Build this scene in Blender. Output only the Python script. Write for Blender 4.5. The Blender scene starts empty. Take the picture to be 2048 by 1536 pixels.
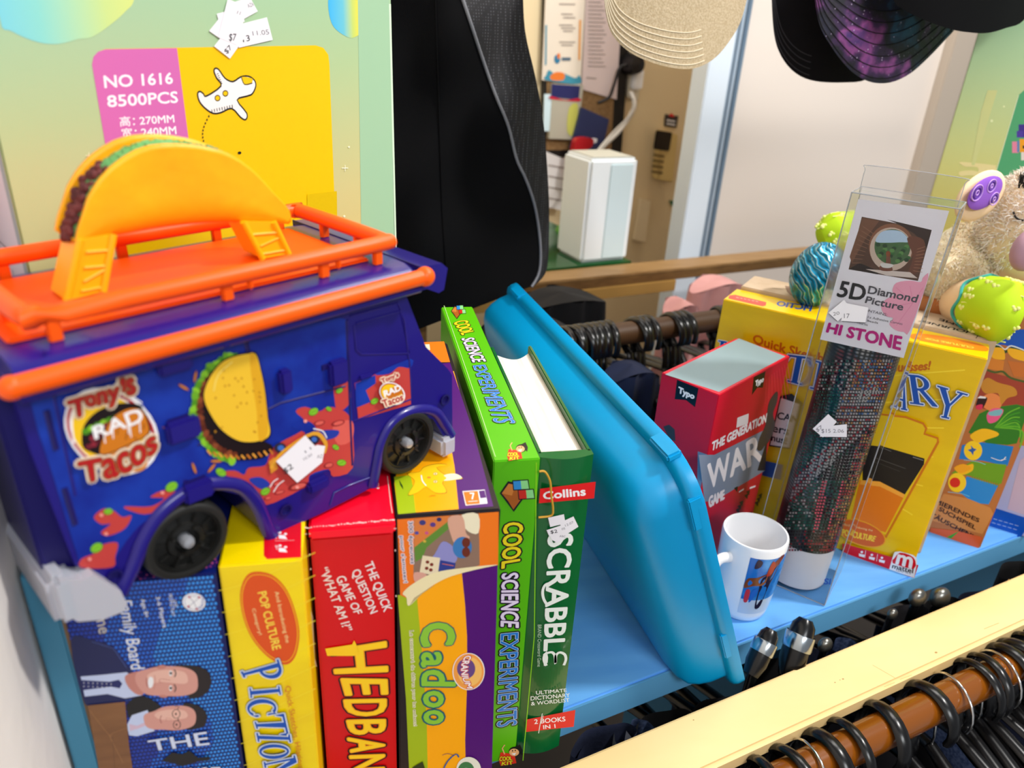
import bpy, bmesh, math, random
from mathutils import Vector as V3, Matrix
random.seed(7)
C = bpy.context.scene.collection
R_ = math.radians
# ------------------------------------------------------------------ camera
FPX = 1498.0
H = 0.5
def _rot():
    v1 = V3((830-1024, 3900-768, FPX)); v2 = V3((683-1024, 30-768, FPX))
    up = -v1.normalized()
    Y = (v2-up*v2.dot(up)).normalized()
    X = Y.cross(up)
    return X, Y, up
AX, AY, AZ = _rot()
EYE = V3((0, 0, H))
right = V3((AX.x, AY.x, AZ.x)); down = V3((AX.y, AY.y, AZ.y)); fwd = V3((AX.z, AY.z, AZ.z))
cam_data = bpy.data.cameras.new('camera'); cam = bpy.data.objects.new('camera', cam_data); C.objects.link(cam)
cam.matrix_world = Matrix(((right.x, -down.x, -fwd.x, EYE.x), (right.y, -down.y, -fwd.y, EYE.y), (right.z, -down.z, -fwd.z, EYE.z), (0, 0, 0, 1)))
cam_data.sensor_width = 36; cam_data.lens = FPX/2048*36
cam_data.clip_start = 0.02; cam_data.clip_end = 30
cam_data.dof.use_dof = True; cam_data.dof.focus_distance = 0.56; cam_data.dof.aperture_fstop = 7.5
sc = bpy.context.scene; sc.camera = cam
sc.view_settings.view_transform = 'Standard'; sc.view_settings.look = 'None'
sc.view_settings.gamma = 1; sc.view_settings.exposure = -0.12; sc.view_settings.use_curve_mapping = False
# ------------------------------------------------------------------ light
w = bpy.data.worlds.new('shop_ambient'); sc.world = w; w.use_nodes = True
w.node_tree.nodes['Background'].inputs[0].default_value = (0.93, 0.96, 1, 1)
w.node_tree.nodes['Background'].inputs[1].default_value = 0.36
def area(name, loc, target, size, power, color=(1, 1, 1), sy=None):
    l = bpy.data.lights.new(name, 'AREA'); l.size = size; l.energy = power; l.color = color
    if sy: l.shape = 'RECTANGLE'; l.size_y = sy
    o = bpy.data.objects.new(name, l); C.objects.link(o); o.location = loc
    o.rotation_euler = (V3(target)-V3(loc)).to_track_quat('-Z', 'Y').to_euler()
    return o
area('ceiling_downlight', (1.25, 0.15, 1.75), (0.25, 0.5, 0.1), 0.16, 30, (1, 0.97, 0.93))
area('front_fill', (0.75, -1.9, 1.9), (0.1, 0.5, 0.1), 1.2, 44, (0.95, 0.98, 1), 0.6)  # soft fill added behind the camera to brighten the box fronts
area('rear_fill', (1.0, 1.15, 2.0), (1.0, 1.95, 0.3), 1.0, 36, (1, 0.96, 0.9))  # extra fill added to lift the back wall and door
# ------------------------------------------------------------------ rays
def ray(px, py):
    c = V3((px-1024, py-768, FPX)); return V3((AX.dot(c), AY.dot(c), AZ.dot(c)))
def onz(px, py, z):
    d = ray(px, py); return EYE+d*((z-H)/d.z)
def ony(px, py, y):
    d = ray(px, py); return EYE+d*(y/d.y)
def onpl(px, py, o, n):
    d = ray(px, py); return EYE+d*((o-EYE).dot(n)/d.dot(n))
RY = R_(14.8)
RD = V3((math.cos(RY), math.sin(RY), 0)); RN = V3((-math.sin(RY), math.cos(RY), 0)); UP = V3((0, 0, 1))
def rk(s, n, z): return RD*s+RN*n+UP*z       # rack coordinates: along, away, up
def onn(px, py, n):
    d = ray(px, py); return EYE+d*(n/d.dot(RN))
def rkc(p): return (p.dot(RD), p.dot(RN), p.z)
# ------------------------------------------------------------------ materials
def lin(h):
    if isinstance(h, str):
        h = h.lstrip('#'); c = [int(h[i:i+2], 16)/255 for i in (0, 2, 4)]
    else: c = h
    return tuple((x/12.92 if x <= 0.04045 else ((x+0.055)/1.055)**2.4) for x in c)+(1,)
MATS = {}
def mat(name, col=None, rough=0.45, metal=0, spec=0.5, trans=0, alpha=1, coat=0, sub=0, noise=None, bump=None, ior=1.45):
    if name in MATS: return MATS[name]
    m = bpy.data.materials.new(name); m.use_nodes = True; nt = m.node_tree; b = nt.nodes['Principled BSDF']
    b.inputs['Base Color'].default_value = lin(col); b.inputs['Roughness'].default_value = rough
    b.inputs['Metallic'].default_value = metal; b.inputs['Specular IOR Level'].default_value = spec
    b.inputs['Transmission Weight'].default_value = trans; b.inputs['Alpha'].default_value = alpha
    b.inputs['Coat Weight'].default_value = coat; b.inputs['IOR'].default_value = ior
    if sub: b.inputs['Subsurface Weight'].default_value = sub; b.inputs['Subsurface Scale'].default_value = 0.01
    if noise or bump:
        tc = nt.nodes.new('ShaderNodeTexCoord')
    if noise:      # (other colour, scale, (stretch), lo, hi)
        c2, scl, st, lo, hi = noise
        mp = nt.nodes.new('ShaderNodeMapping'); mp.inputs['Scale'].default_value = st
        n = nt.nodes.new('ShaderNodeTexNoise'); n.inputs['Scale'].default_value = scl; n.inputs['Detail'].default_value = 5
        r = nt.nodes.new('ShaderNodeValToRGB'); r.color_ramp.elements[0].position = lo; r.color_ramp.elements[1].position = hi
        r.color_ramp.elements[0].color = lin(col); r.color_ramp.elements[1].color = lin(c2)
        nt.links.new(tc.outputs['Object'], mp.inputs[0]); nt.links.new(mp.outputs[0], n.inputs[0]); nt.links.new(n.outputs[0], r.inputs[0]); nt.links.new(r.outputs[0], b.inputs['Base Color'])
    if bump:       # (scale, strength, distance)
        n = nt.nodes.new('ShaderNodeTexNoise'); n.inputs['Scale'].default_value = bump[0]; n.inputs['Detail'].default_value = 4
        bp = nt.nodes.new('ShaderNodeBump'); bp.inputs['Strength'].default_value = bump[1]; bp.inputs['Distance'].default_value = bump[2]
        nt.links.new(tc.outputs['Object'], n.inputs[0]); nt.links.new(n.outputs[0], bp.inputs['Height']); nt.links.new(bp.outputs[0], b.inputs['Normal'])
    MATS[name] = m
    return m
def ink(h, rough=0.32, **k):           # printed colour on card
    n = 'ink_'+h.lstrip('#')+('' if rough == 0.32 else '_%d' % int(rough*100))
    return mat(n, h, rough, **k)
def gradmat(name, axis, stops, rough=0.35, origin=None, length=1.0, wobble=0.0):
    """printed colour blend along a world direction of a standing box (a design on the card)"""
    m = bpy.data.materials.new(name); m.use_nodes = True; nt = m.node_tree; b = nt.nodes['Principled BSDF']
    b.inputs['Roughness'].default_value = rough
    g = nt.nodes.new('ShaderNodeNewGeometry'); vm = nt.nodes.new('ShaderNodeVectorMath'); vm.operation = 'SUBTRACT'; vm.inputs[1].default_value = origin
    dt = nt.nodes.new('ShaderNodeVectorMath'); dt.operation = 'DOT_PRODUCT'; dt.inputs[1].default_value = axis
    mu = nt.nodes.new('ShaderNodeMath'); mu.operation = 'DIVIDE'; mu.inputs[1].default_value = length
    r = nt.nodes.new('ShaderNodeValToRGB')
    while len(r.color_ramp.elements) < len(stops): r.color_ramp.elements.new(0.5)
    for e, (p, c) in zip(r.color_ramp.elements, stops): e.position = p; e.color = lin(c)
    nt.links.new(g.outputs['Position'], vm.inputs[0]); nt.links.new(vm.outputs[0], dt.inputs[0]); nt.links.new(dt.outputs['Value'], mu.inputs[0])
    nt.links.new(mu.outputs[0], r.inputs[0]); nt.links.new(r.outputs[0], b.inputs['Base Color'])
    MATS[name] = m
    return m
# ------------------------------------------------------------------ mesh builder
def frame_of(d, upv=V3((0, 0, 1))):
    d = d.normalized(); a = d.cross(upv)
    if a.length < 1e-4: a = d.cross(V3((1, 0, 0)))
    a.normalize(); return a, a.cross(d).normalized()
def cr(pts, k=6, closed=True):        # smooth curve through points
    n = len(pts); P = [V3(p) if len(p) == 3 else V3((p[0], p[1], 0)) for p in pts]; out = []
    rng = range(n) if closed else range(n-1)
    for i in rng:
        if closed: a, b, c, d = P[i-1], P[i], P[(i+1) % n], P[(i+2) % n]
        else: a, b, c, d = P[max(i-1, 0)], P[i], P[i+1], P[min(i+2, n-1)]
        for j in range(k):
            t = j/k
            out.append(0.5*((2*b)+(c-a)*t+(2*a-5*b+4*c-d)*t*t+(3*b-a-3*c+d)*t**3))
    if not closed: out.append(P[-1])
    return [tuple(p) if len(pts[0]) == 3 else (p.x, p.y) for p in out]
class MB:
    def __init__(s): s.v = []; s.f = []; s.m = []; s.sm = []; s.lay = 0
    def add(s, verts, faces, m, smooth=False):
        b = len(s.v); s.v += [V3(p) for p in verts]
        for f in faces: s.f.append(tuple(b+i for i in f)); s.m.append(m); s.sm.append(smooth)
    def rbox(s, o, a, b, c, m, r=0.001, seg=2, smooth=False):
        """box from corner o spanned by vectors a, b, c, edges rounded by r"""
        a, b, c = V3(a), V3(b), V3(c); bm = bmesh.new(); bmesh.ops.create_cube(bm, size=1)
        la, lb, lc = a.length, b.length, c.length
        for v in bm.verts: v.co = V3(((v.co.x+.5)*la, (v.co.y+.5)*lb, (v.co.z+.5)*lc))
        if r > 0: bmesh.ops.bevel(bm, geom=list(bm.edges), offset=min(r, la*.45, lb*.45, lc*.45), segments=seg, affect='EDGES')
        ua, ub, uc = a/la, b/lb, c/lc; flip = ua.cross(ub).dot(uc) < 0
        vs = [V3(o)+ua*v.co.x+ub*v.co.y+uc*v.co.z for v in bm.verts]
        fs = [[v.index for v in f.verts] for f in bm.faces]
        if flip: fs = [f[::-1] for f in fs]
        s.add(vs, fs, m, smooth); bm.free()
    def prism(s, pts, o, u, v, nrm, d, m, smooth=False, mside=None, r=0):
        """polygon pts (2d in u,v) pushed from o by d along nrm"""
        o, u, v, nrm = V3(o), V3(u), V3(v), V3(nrm)
        A = [o+u*p[0]+v*p[1] for p in pts]; n = len(A)
        if r:
            cx = sum(p[0] for p in pts)/n; cy = sum(p[1] for p in pts)/n
        B = [p+nrm*d for p in A]
        s.add(A+B, [tuple(range(n))[::-1], tuple(range(n, 2*n))], m)
        s.add(A+B, [(i, (i+1) % n, n+(i+1) % n, n+i) for i in range(n)], mside or m, smooth)
    def tube(s, pts, r, m, closed=False, k=10, taper=None, cap=True, flat=1.0, upv=V3((0, 0, 1))):
        P = [V3(p) for p in pts]; n = len(P); vs = []; pa = None
        for i, p in enumerate(P):
            d = (P[(i+1) % n]-P[i-1]) if closed else (P[min(i+1, n-1)]-P[max(i-1, 0)])
            if d.length < 1e-9: d = V3((0, 0, 1))
            a, b = frame_of(d, upv)
            if pa is not None:
                d.normalize(); a = (pa-d*pa.dot(d)).normalized(); b = a.cross(d)
            pa = a
            rr = r*(taper[i] if taper else 1)
            for j in range(k):
                t = 2*math.pi*j/k; vs.append(p+a*math.cos(t)*rr+b*math.sin(t)*rr*flat)
        fs = []
        for i in range(n if closed else n-1):
            q = (i+1) % n
            for j in range(k): fs.append((i*k+j, i*k+(j+1) % k, q*k+(j+1) % k, q*k+j))
        if not closed and cap: fs += [tuple(range(k))[::-1], tuple((n-1)*k+j for j in range(k))]
        s.add(vs, fs, m, True)
    def lathe(s, prof, o, ax, m, k=40, smooth=True):
        """prof: (radius, height) along axis ax from o"""
        ax = V3(ax).normalized(); a, b = frame_of(ax, V3((0.3, 1, 0.1))); vs = []
        for r, h in prof:
            for j in range(k):
                t = 2*math.pi*j/k; vs.append(V3(o)+ax*h+(a*math.cos(t)+b*math.sin(t))*r)
        fs = [(i*k+j, i*k+(j+1) % k, (i+1)*k+(j+1) % k, (i+1)*k+j) for i in range(len(prof)-1) for j in range(k)]
        s.add(vs, fs, m, smooth)
    def grid(s, fn, nu, nv, m, smooth=True, wrapu=False):
        vs = [V3(fn(i/(nu if wrapu else nu-1), j/(nv-1))) for i in range(nu) for j in range(nv)]
        fs = [(i*nv+j, ((i+1) % nu)*nv+j, ((i+1) % nu)*nv+j+1, i*nv+j+1) for i in range(nu if wrapu else nu-1) for j in range(nv-1)]
        s.add(vs, fs, m, smooth)
    def ball(s, o, r, m, a=(1, 0, 0), b=(0, 1, 0), c=(0, 0, 1), nu=20, nv=12, fn=None):
        o, a, b, c = V3(o), V3(a), V3(b), V3(c)
        rx, ry, rz = (r, r, r) if not isinstance(r, tuple) else r
        def g(u, v):
            t = 2*math.pi*u; q = math.pi*(v-.5); x, y, z = math.cos(t)*math.cos(q), math.sin(t)*math.cos(q), math.sin(q)
            k = fn(x, y, z) if fn else 1
            return o+(a*x*rx+b*y*ry+c*z*rz)*k
        s.grid(g, nu, nv, m, True, True)
    def build(s, name, parent=None, solid=0, bevel=0, sub=0):
        me = bpy.data.meshes.new(name); pl = parent
        off = V3((0, 0, 0)); q = parent
        while q is not None: off = off+q.location; q = q.parent
        me.from_pydata([tuple(p-off) for p in s.v], [], s.f)
        names = []
        for m in s.m:
            if m.name not in names: names.append(m.name); me.materials.append(m)
        ix = {n: i for i, n in enumerate(names)}
        for p, m, sm in zip(me.polygons, s.m, s.sm): p.material_index = ix[m.name]; p.use_smooth = sm
        me.update()
        if any(s.sm): me.set_sharp_from_angle(angle=R_(48))
        o = bpy.data.objects.new(name, me); C.objects.link(o)
        if parent: o.parent = parent
        if solid: md = o.modifiers.new('s', 'SOLIDIFY'); md.thickness = solid; md.offset = 0
        if bevel: md = o.modifiers.new('b', 'BEVEL'); md.width = bevel; md.segments = 2; md.limit_method = 'ANGLE'
        if sub: md = o.modifiers.new('u', 'SUBSURF'); md.levels = sub; md.render_levels = sub
        return o
def recenter(o, p):
    """move a top-level mesh's origin to p without moving the mesh"""
    p = V3(p); o.data.transform(Matrix.Translation(o.location-p)); o.location = p
def thing(name, label, cat, loc, group=None):
    o = bpy.data.objects.new(name, None); C.objects.link(o); o.location = loc; o.empty_display_size = .02
    o['label'] = label; o['category'] = cat
    if group: o['group'] = group
    return o
def tag(o, label, cat, group=None, kind=None):
    o['label'] = label; o['category'] = cat
    if group: o['group'] = group
    if kind: o['kind'] = kind
    return o
def struct(o): o['kind'] = 'structure'; return o
def cpx(x0, y0, k): return lambda x, y: (x0+x/k, y0+y/k)
# ------------------------------------------------------------------ printing on flat faces
_tc = {}
def textmesh(st, shear=0, off=0):
    key = (st, shear, off)
    if key not in _tc:
        c = bpy.data.curves.new('t', 'FONT'); c.body = st; c.shear = shear; c.offset = off; c.resolution_u = 3
        o = bpy.data.objects.new('t', c); C.objects.link(o)
        dg = bpy.context.evaluated_depsgraph_get(); me = o.evaluated_get(dg).to_mesh()
        vs = [(v.co.x, v.co.y) for v in me.vertices]; fs = [tuple(p.vertices) for p in me.polygons]
        o.evaluated_get(dg).to_mesh_clear(); bpy.data.objects.remove(o); bpy.data.curves.remove(c)
        xs = [v[0] for v in vs]; ys = [v[1] for v in vs]
        _tc[key] = (vs, fs, min(xs), min(ys), max(xs), max(ys))
    return _tc[key]
class Face:
    """a printing surface on plane (o, nrm); all picture points go through px -> plane"""
    STEP = 6e-6
    def __init__(s, mb, o, nrm, base=1.2e-4, pr=None, conv=None):
        s.mb = mb; s.o = V3(o); s.n = V3(nrm).normalized(); s.h = base; s.conv = conv or (lambda x, y: (x, y))
        if (EYE-s.o).dot(s.n) < 0: s.n = -s.n
        s.u, s.v = frame_of(s.n)
    def cv(s, conv): s.conv = conv; return s
    def p2(s, x, y):
        q = onpl(*s.conv(x, y), s.o, s.n)-s.o; return (q.dot(s.u), q.dot(s.v))
    def w(s, p, h=None): return s.o+s.u*p[0]+s.v*p[1]+s.n*(s.h if h is None else h)
    def _face(s, P2, m):
        s.h += s.STEP
        ar = sum(P2[i-1][0]*P2[i][1]-P2[i][0]*P2[i-1][1] for i in range(len(P2)))
        # face normal towards s.n
        vs = [s.w(p) for p in P2]
        cr_ = s.u.cross(s.v).dot(s.n)*ar
        idx = list(range(len(vs)))
        s.mb.add(vs, [idx if cr_ > 0 else idx[::-1]], m)
    def poly(s, pts, m, smooth=0, uv=False):
        if smooth: pts = cr(pts, smooth)
        s._face([p if uv else s.p2(*p) for p in pts], m)
    def ell(s, x, y, rx, ry, m, a=0, k=28, a0=0, a1=360):
        """ellipse in picture units"""
        ca, sa = math.cos(R_(a)), math.sin(R_(a)); pts = []
        full = (a1-a0) >= 360
        for i in range(k if full else k+1):
            t = R_(a0+(a1-a0)*i/k); c, d = rx*math.cos(t), ry*math.sin(t); pts.append((x+c*ca-d*sa, y+c*sa+d*ca))
        s.poly(pts, m)
    def line(s, pts, wd, m, smooth=0, closed=False):
        if smooth: pts = cr(pts, smooth, closed)
        P = [V3((*s.p2(*p), 0)) for p in pts]; n = len(P)
        L, Rr = [], []
        a = V3((*s.p2(pts[0][0]+1, pts[0][1]), 0))-P[0]; sc_ = a.length*wd/2
        for i in range(n):
            d = (P[(i+1) % n]-P[i-1]) if closed else (P[min(i+1, n-1)]-P[max(i-1, 0)])
            d.normalize(); q = V3((-d.y, d.x, 0))*sc_; L.append(P[i]+q); Rr.append(P[i]-q)
        s.h += s.STEP; vs = [s.w((p.x, p.y)) for p in L+Rr]
        fs = [(i, (i+1) % n, n+(i+1) % n, n+i) for i in range(n if closed else n-1)]
        if s.u.cross(s.v).dot(s.n) > 0: fs = [f[::-1] for f in fs]
        s.mb.add(vs, fs, m)
    def ring(s, x, y, rx, ry, wd, m, a=0, k=36):
        ca, sa = math.cos(R_(a)), math.sin(R_(a))
        s.line([(x+rx*math.cos(t)*ca-ry*math.sin(t)*sa, y+rx*math.cos(t)*sa+ry*math.sin(t)*ca) for t in [2*math.pi*i/k for i in range(k)]], wd, m, closed=True)
    def quadmap(s, q):
        """q: 4 points bl, br, tr, tl or 6 points bl, bm, br, tr, tm, tl in picture units"""
        P = [V3((*s.p2(*p), 0)) for p in q]
        if len(P) == 4:
            bl, br, tr, tl = P
            return lambda a, b: (bl*(1-a)+br*a)*(1-b)+(tl*(1-a)+tr*a)*b
        bl, bm, br, tr, tm, tl = P
        def q3(A, B, D, t): return A*(1-t)*(1-2*t)+B*4*t*(1-t)+D*t*(2*t-1)
        return lambda a, b: q3(bl, bm, br, a)*(1-b)+q3(tl, tm, tr, a)*b
    def text(s, st, q, m, bold=0, out=None, shear=0, off=0, out2=None):
        """q = where the ink of the text sits; out = list of (material, radius in picture units) drawn beneath"""
        vs, fs, x0, y0, x1, y1 = textmesh(st, shear, off); f = s.quadmap(q)
        w_, h_ = max(x1-x0, 1e-6), max(y1-y0, 1e-6)
        P = [f((x-x0)/w_, (y-y0)/h_) for x, y in vs]
        unit = (V3((*s.p2(q[0][0]+1, q[0][1]), 0))-V3((*s.p2(*q[0]), 0))).length
        def stamp(m, r, n):
            for k in range(n):
                t = 2*math.pi*k/n; d = V3((math.cos(t), math.sin(t), 0))*r*unit
                s.h += 2e-6
                s.mb.add([s.w((p.x+d.x, p.y+d.y)) for p in P], FS, m)
        a = P[fs[0][0]], P[fs[0][1]], P[fs[0][2]]
        cz = (a[1]-a[0]).cross(a[2]-a[0]).z*s.u.cross(s.v).dot(s.n)
        FS = fs if cz > 0 else [g[::-1] for g in fs]
        for mo, r in (out or []): stamp(mo, r, 10)
        if bold: stamp(m, bold, 6)
        else: stamp(m, 0, 1)
        s.h += s.STEP
    def shape(s, polys, q, m, out=None, shear=0):
        """own glyph polygons in the unit square, placed in quad q"""
        f = s.quadmap(q); unit = (V3((*s.p2(q[0][0]+1, q[0][1]), 0))-V3((*s.p2(*q[0]), 0))).length
        def stamp(m, r, n):
            for k in range(n):
                t = 2*math.pi*k/n; d = V3((math.cos(t), math.sin(t), 0))*r*unit
                for pl in polys:
                    s.h += 1.5e-6; P = [f(x, y)+d for x, y in pl]
                    ar = sum(P[i-1].x*P[i].y-P[i].x*P[i-1].y for i in range(len(P)))*s.u.cross(s.v).dot(s.n)
                    idx = list(range(len(P))); s.mb.add([s.w((p.x, p.y)) for p in P], [idx if ar > 0 else idx[::-1]], m)
        for mo, r in (out or []): stamp(mo, r, 8)
        stamp(m, 0, 1)
def arcband(cx, cy, rx, ry, wx, wy, a0, a1, n=16):
    o = [(cx+rx*math.cos(R_(a0+(a1-a0)*i/n)), cy+ry*math.sin(R_(a0+(a1-a0)*i/n))) for i in range(n+1)]
    i_ = [(cx+(rx-wx)*math.cos(R_(a0+(a1-a0)*i/n)), cy+(ry-wy)*math.sin(R_(a0+(a1-a0)*i/n))) for i in range(n+1)]
    return [[o[k], o[k+1], i_[k+1], i_[k]] for k in range(n)]
def R4(x0, y0, x1, y1): return [(x0, y0), (x1, y0), (x1, y1), (x0, y1)]
SERIF = {      # tall roman capitals
 'P': [R4(.18, 0, .42, 1), R4(0, 0, .6, .06), R4(0, .94, .5, 1)]+arcband(.45, .72, .55, .28, .24, .08, -90, 90)+[R4(.4, .92, .46, 1), R4(.4, .44, .46, .52)],
 'I': [R4(.3, 0, .7, 1), R4(0, 0, 1, .06), R4(0, .94, 1, 1)],
 'C': arcband(.55, .5, .55, .5, .24, .08, 50, 310)+[[(.86, .66), (.97, .62), (.93, .97), (.86, .9)], [(.86, .3), (.86, .1), (.99, .22), (.97, .34)]],
 'T': [R4(.38, 0, .62, 1), R4(.2, 0, .8, .06), R4(0, .92, 1, 1), [(0, 1), (0, .7), (.05, .74), (.14, .93)], [(1, 1), (1, .7), (.95, .74), (.86, .93)]],
 'O': arcband(.5, .5, .5, .5, .22, .08, 0, 360, 28),
 'N': [R4(.1, 0, .2, 1), R4(0, 0, .34, .06), R4(0, .94, .3, 1), [(.1, 1), (.34, 1), (.88, 0), (.78, 0)], R4(.78, 0, .88, 1), R4(.66, .94, 1, 1)],
 'A': [[(.44, 1), (.56, 1), (.24, 0), (.14, 0)], [(.42, 1), (.6, 1), (.92, 0), (.68, 0)], R4(.26, .3, .7, .37), R4(0, 0, .36, .06), R4(.58, 0, 1, .06)],
 'R': [R4(.14, 0, .36, 1), R4(0, 0, .5, .06), R4(0, .94, .5, 1)]+arcband(.42, .74, .42, .26, .2, .08, -90, 90)+[R4(.34, .92, .44, 1), R4(.34, .48, .44, .56), [(.4, .5), (.58, .52), (1, .03), (.98, 0), (.8, 0)]],
 'Y': [R4(.4, 0, .62, .48), R4(.26, 0, .78, .06), [(.06, 1), (.3, 1), (.62, .46), (.42, .4)], [(.84, 1), (.95, 1), (.62, .44), (.5, .44)], R4(0, .94, .4, 1), R4(.7, .94, 1.08, 1)],
}
# common inks
WHT = ink('#f4f3f6'); BLK = ink('#0c0b10'); RED = ink('#e0081c'); YEL = ink('#ffc800')
CARD = mat('raw_card', '#b79f84', .85); KRAFT = mat('brown_kraft_card', '#c9b298', .8, noise=('#bda488', 60, (1, 1, 1), .4, .7))
def sticker(parent, face, tags, name='price_sticker'):
    """paper price labels stuck on a printed face: tags = list of (corner points, [(text, quad, dark)])"""
    for pts, texts in tags:
        mb = MB(); f = Face(mb, face.o, face.n, base=face.h+3e-5, conv=face.conv)
        f.poly(pts, mat('sticker_paper', '#efecf2', .6))
        for st, q, dk in texts: f.text(st, q, ink('#22222c' if dk else '#6b6873', .6), bold=.35 if dk else 0)
        mb.build(name, parent); face.h = f.h+3e-5
# ================================================================== setting
def plank(name, s0, s1, n0, n1, z0, z1, m, r=.002, parent=None):
    mb = MB(); mb.rbox(rk(s0, n0, z0), RD*(s1-s0), RN*(n1-n0), UP*(z1-z0), m, r); return mb.build(name, parent)
PLASTER = mat('painted_plaster', '#efe9e4', .75, bump=(45, .5, .002))
CREAM = mat('cream_paint', '#e8d2a8', .6)
struct(plank('wall_left', -.09, -.067, -1.2, 1.75, -.9, 1.6, PLASTER, 0))
struct(plank('wall_back', -.4, 3.6, 1.75, 1.8, -.9, 2.2, CREAM, 0))
FLOORM = mat('grey_vinyl', '#3c3632', .6, noise=('#2c2826', 6, (1, 1, 1), .35, .7))
struct(plank('floor', -.8, 3.6, -1.2, 1.8, -.95, -.9, FLOORM, 0))
# sliding door leaf, its light frame and the grey post
def sof(px, py, n): return rkc(onn(px, py, n))[0]
ND = 1.3
sA, sB = sof(1392, 254, ND), sof(1436, 254, ND); sC = sof(1457, 254, ND); sD = sof(1841, 297, ND); sE = sof(1880, 297, ND)
DOORW = mat('white_laminate', '#e6dad0', .22)
d = plank('door_1', sC, sD, ND+.012, ND+.03, -.88, 1.5, DOORW); struct(d)
struct(plank('trim_1', sA, sB, ND-.01, ND+.04, -.9, 1.5, mat('pale_blue_gloss', '#dfeaf6', .3)))
for i, (a, b, c) in enumerate([(0, .35, '#9fb2c4'), (.4, .62, '#c9d8e6'), (.66, .98, '#7f94a8')]):
    struct(plank('trim_%d' % (i+2), sB+(sC-sB)*a, sB+(sC-sB)*b, ND-.004-.004*i, ND+.035, -.9, 1.5, mat('alu_%d' % i, c, .35, .3)))
struct(plank('trim_5', sD, sE, ND-.012, ND+.03, -.9, 1.5, mat('beige_post', '#b9ab9c', .4)))
struct(plank('trim_6', sE, sE+.012, ND+.0, ND+.03, -.9, 1.5, mat('dark_gap', '#2a2420', .6)))
struct(plank('trim_7', sE+.012, sE+.05, ND-.01, ND+.03, -.9, 1.5, mat('beige_post', '#b9ab9c', .4)))
# ------------------------------------------------------------------ far timber rail with glass counter
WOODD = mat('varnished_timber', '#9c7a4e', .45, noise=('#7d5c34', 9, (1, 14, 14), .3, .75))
ZR = onn(1340, 519, 1.2).z; NF = rkc(onz(1340, 538, ZR))[1]; ZF = onn(1340, 560, NF).z; ZL = onn(1340, 581, NF).z
t = thing('timber_rail', 'long varnished timber rail crossing behind the row of black hangers', 'rail', rk(.9, 1.17, .05))
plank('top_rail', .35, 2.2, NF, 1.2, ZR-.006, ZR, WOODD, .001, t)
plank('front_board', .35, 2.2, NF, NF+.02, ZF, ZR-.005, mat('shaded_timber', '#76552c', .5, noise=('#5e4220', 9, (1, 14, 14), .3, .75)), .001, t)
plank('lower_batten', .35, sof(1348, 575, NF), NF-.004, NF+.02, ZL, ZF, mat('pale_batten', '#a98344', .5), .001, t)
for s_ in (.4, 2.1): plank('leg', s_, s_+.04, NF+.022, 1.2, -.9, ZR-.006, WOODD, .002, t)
GLASSG = mat('green_glass', '#0f6b33', .1, trans=.6)
cs = sof(1264, 521, 1.2)
g = plank('glass_counter', .5, cs, 1.201, 1.6, ZR-.004, ZR+.004, GLASSG, .001); tag(g, 'green-edged glass counter top behind the timber rail', 'counter')
zt = onn(1190, 318, 1.215).z
a0, a1, a2 = sof(1172, 420, 1.215), sof(1212, 420, 1.215), sof(1266, 420, 1.215)
mb = MB(); mb.rbox(rk(a0, 1.215, ZR+.0045), RD*(a2-a0), RN*.1, UP*(zt-ZR-.0045), mat('white_steel', '#e9eef0', .3), .006)
t = thing('white_bin', 'tall white metal box standing on the glass counter', 'box', rk(a0, 1.215, ZR+.004)); mb.build('casing', t)
mb = MB(); mb.rbox(rk(a1, 1.213, ZR+.01), RD*(a2-a1-.012), RN*.004, UP*(zt-ZR-.02), mat('white_steel_blue', '#cfe0e4', .25), .002); mb.build('front_panel', t)
mb = MB(); mb.rbox(rk(a0+.01, 1.222, zt), RD*(a2-a0-.02), RN*.085, UP*.002, mat('bin_dark_inside', '#b5b3a6', .6), .0005); mb.build('lid', t)
# ------------------------------------------------------------------ back wall fittings (n = 1.75)
NB = 1.748
def wallpanel(name, label, cat, pts, m, depth=.004, off=0, arts=None, group=None):
    o = rk(0, NB-off, 0); mb = MB(); f = Face(mb, o, -RN, base=0)
    P = [f.p2(*p) for p in pts]
    mb.prism(P, o, f.u, f.v, f.n, depth, m)
    g = Face(mb, o+f.n*depth, -RN, base=1e-3)
    if arts: arts(g)
    ob = mb.build(name); 
    c = sum(((V3(v)) for v in (f.w(p) for p in P)), V3((0, 0, 0)))/len(P); recenter(ob, c)
    return tag(ob, label, cat, group)
CORK = mat('cork', '#96744c', .9, noise=('#7d5d38', 120, (1, 1, 1), .3, .7)); BLKF = mat('black_frame', '#15110f', .5)
def cork_art(f):
    f.poly([(1095, -40), (1240, -40), (1222, 300), (1092, 300)], CORK)
wallpanel('pin_board', 'black-framed cork pin board on the cream wall', 'board', [(1085, -60), (1262, -60), (1236, 312), (1080, 312)], BLKF, .015, 0, cork_art)
PAPERA = mat('paper_warm', '#e9dccb', .8); PAPERB = mat('paper_pink', '#d9c4c0', .8); GTX = ink('#8d7f78', .8)
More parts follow.
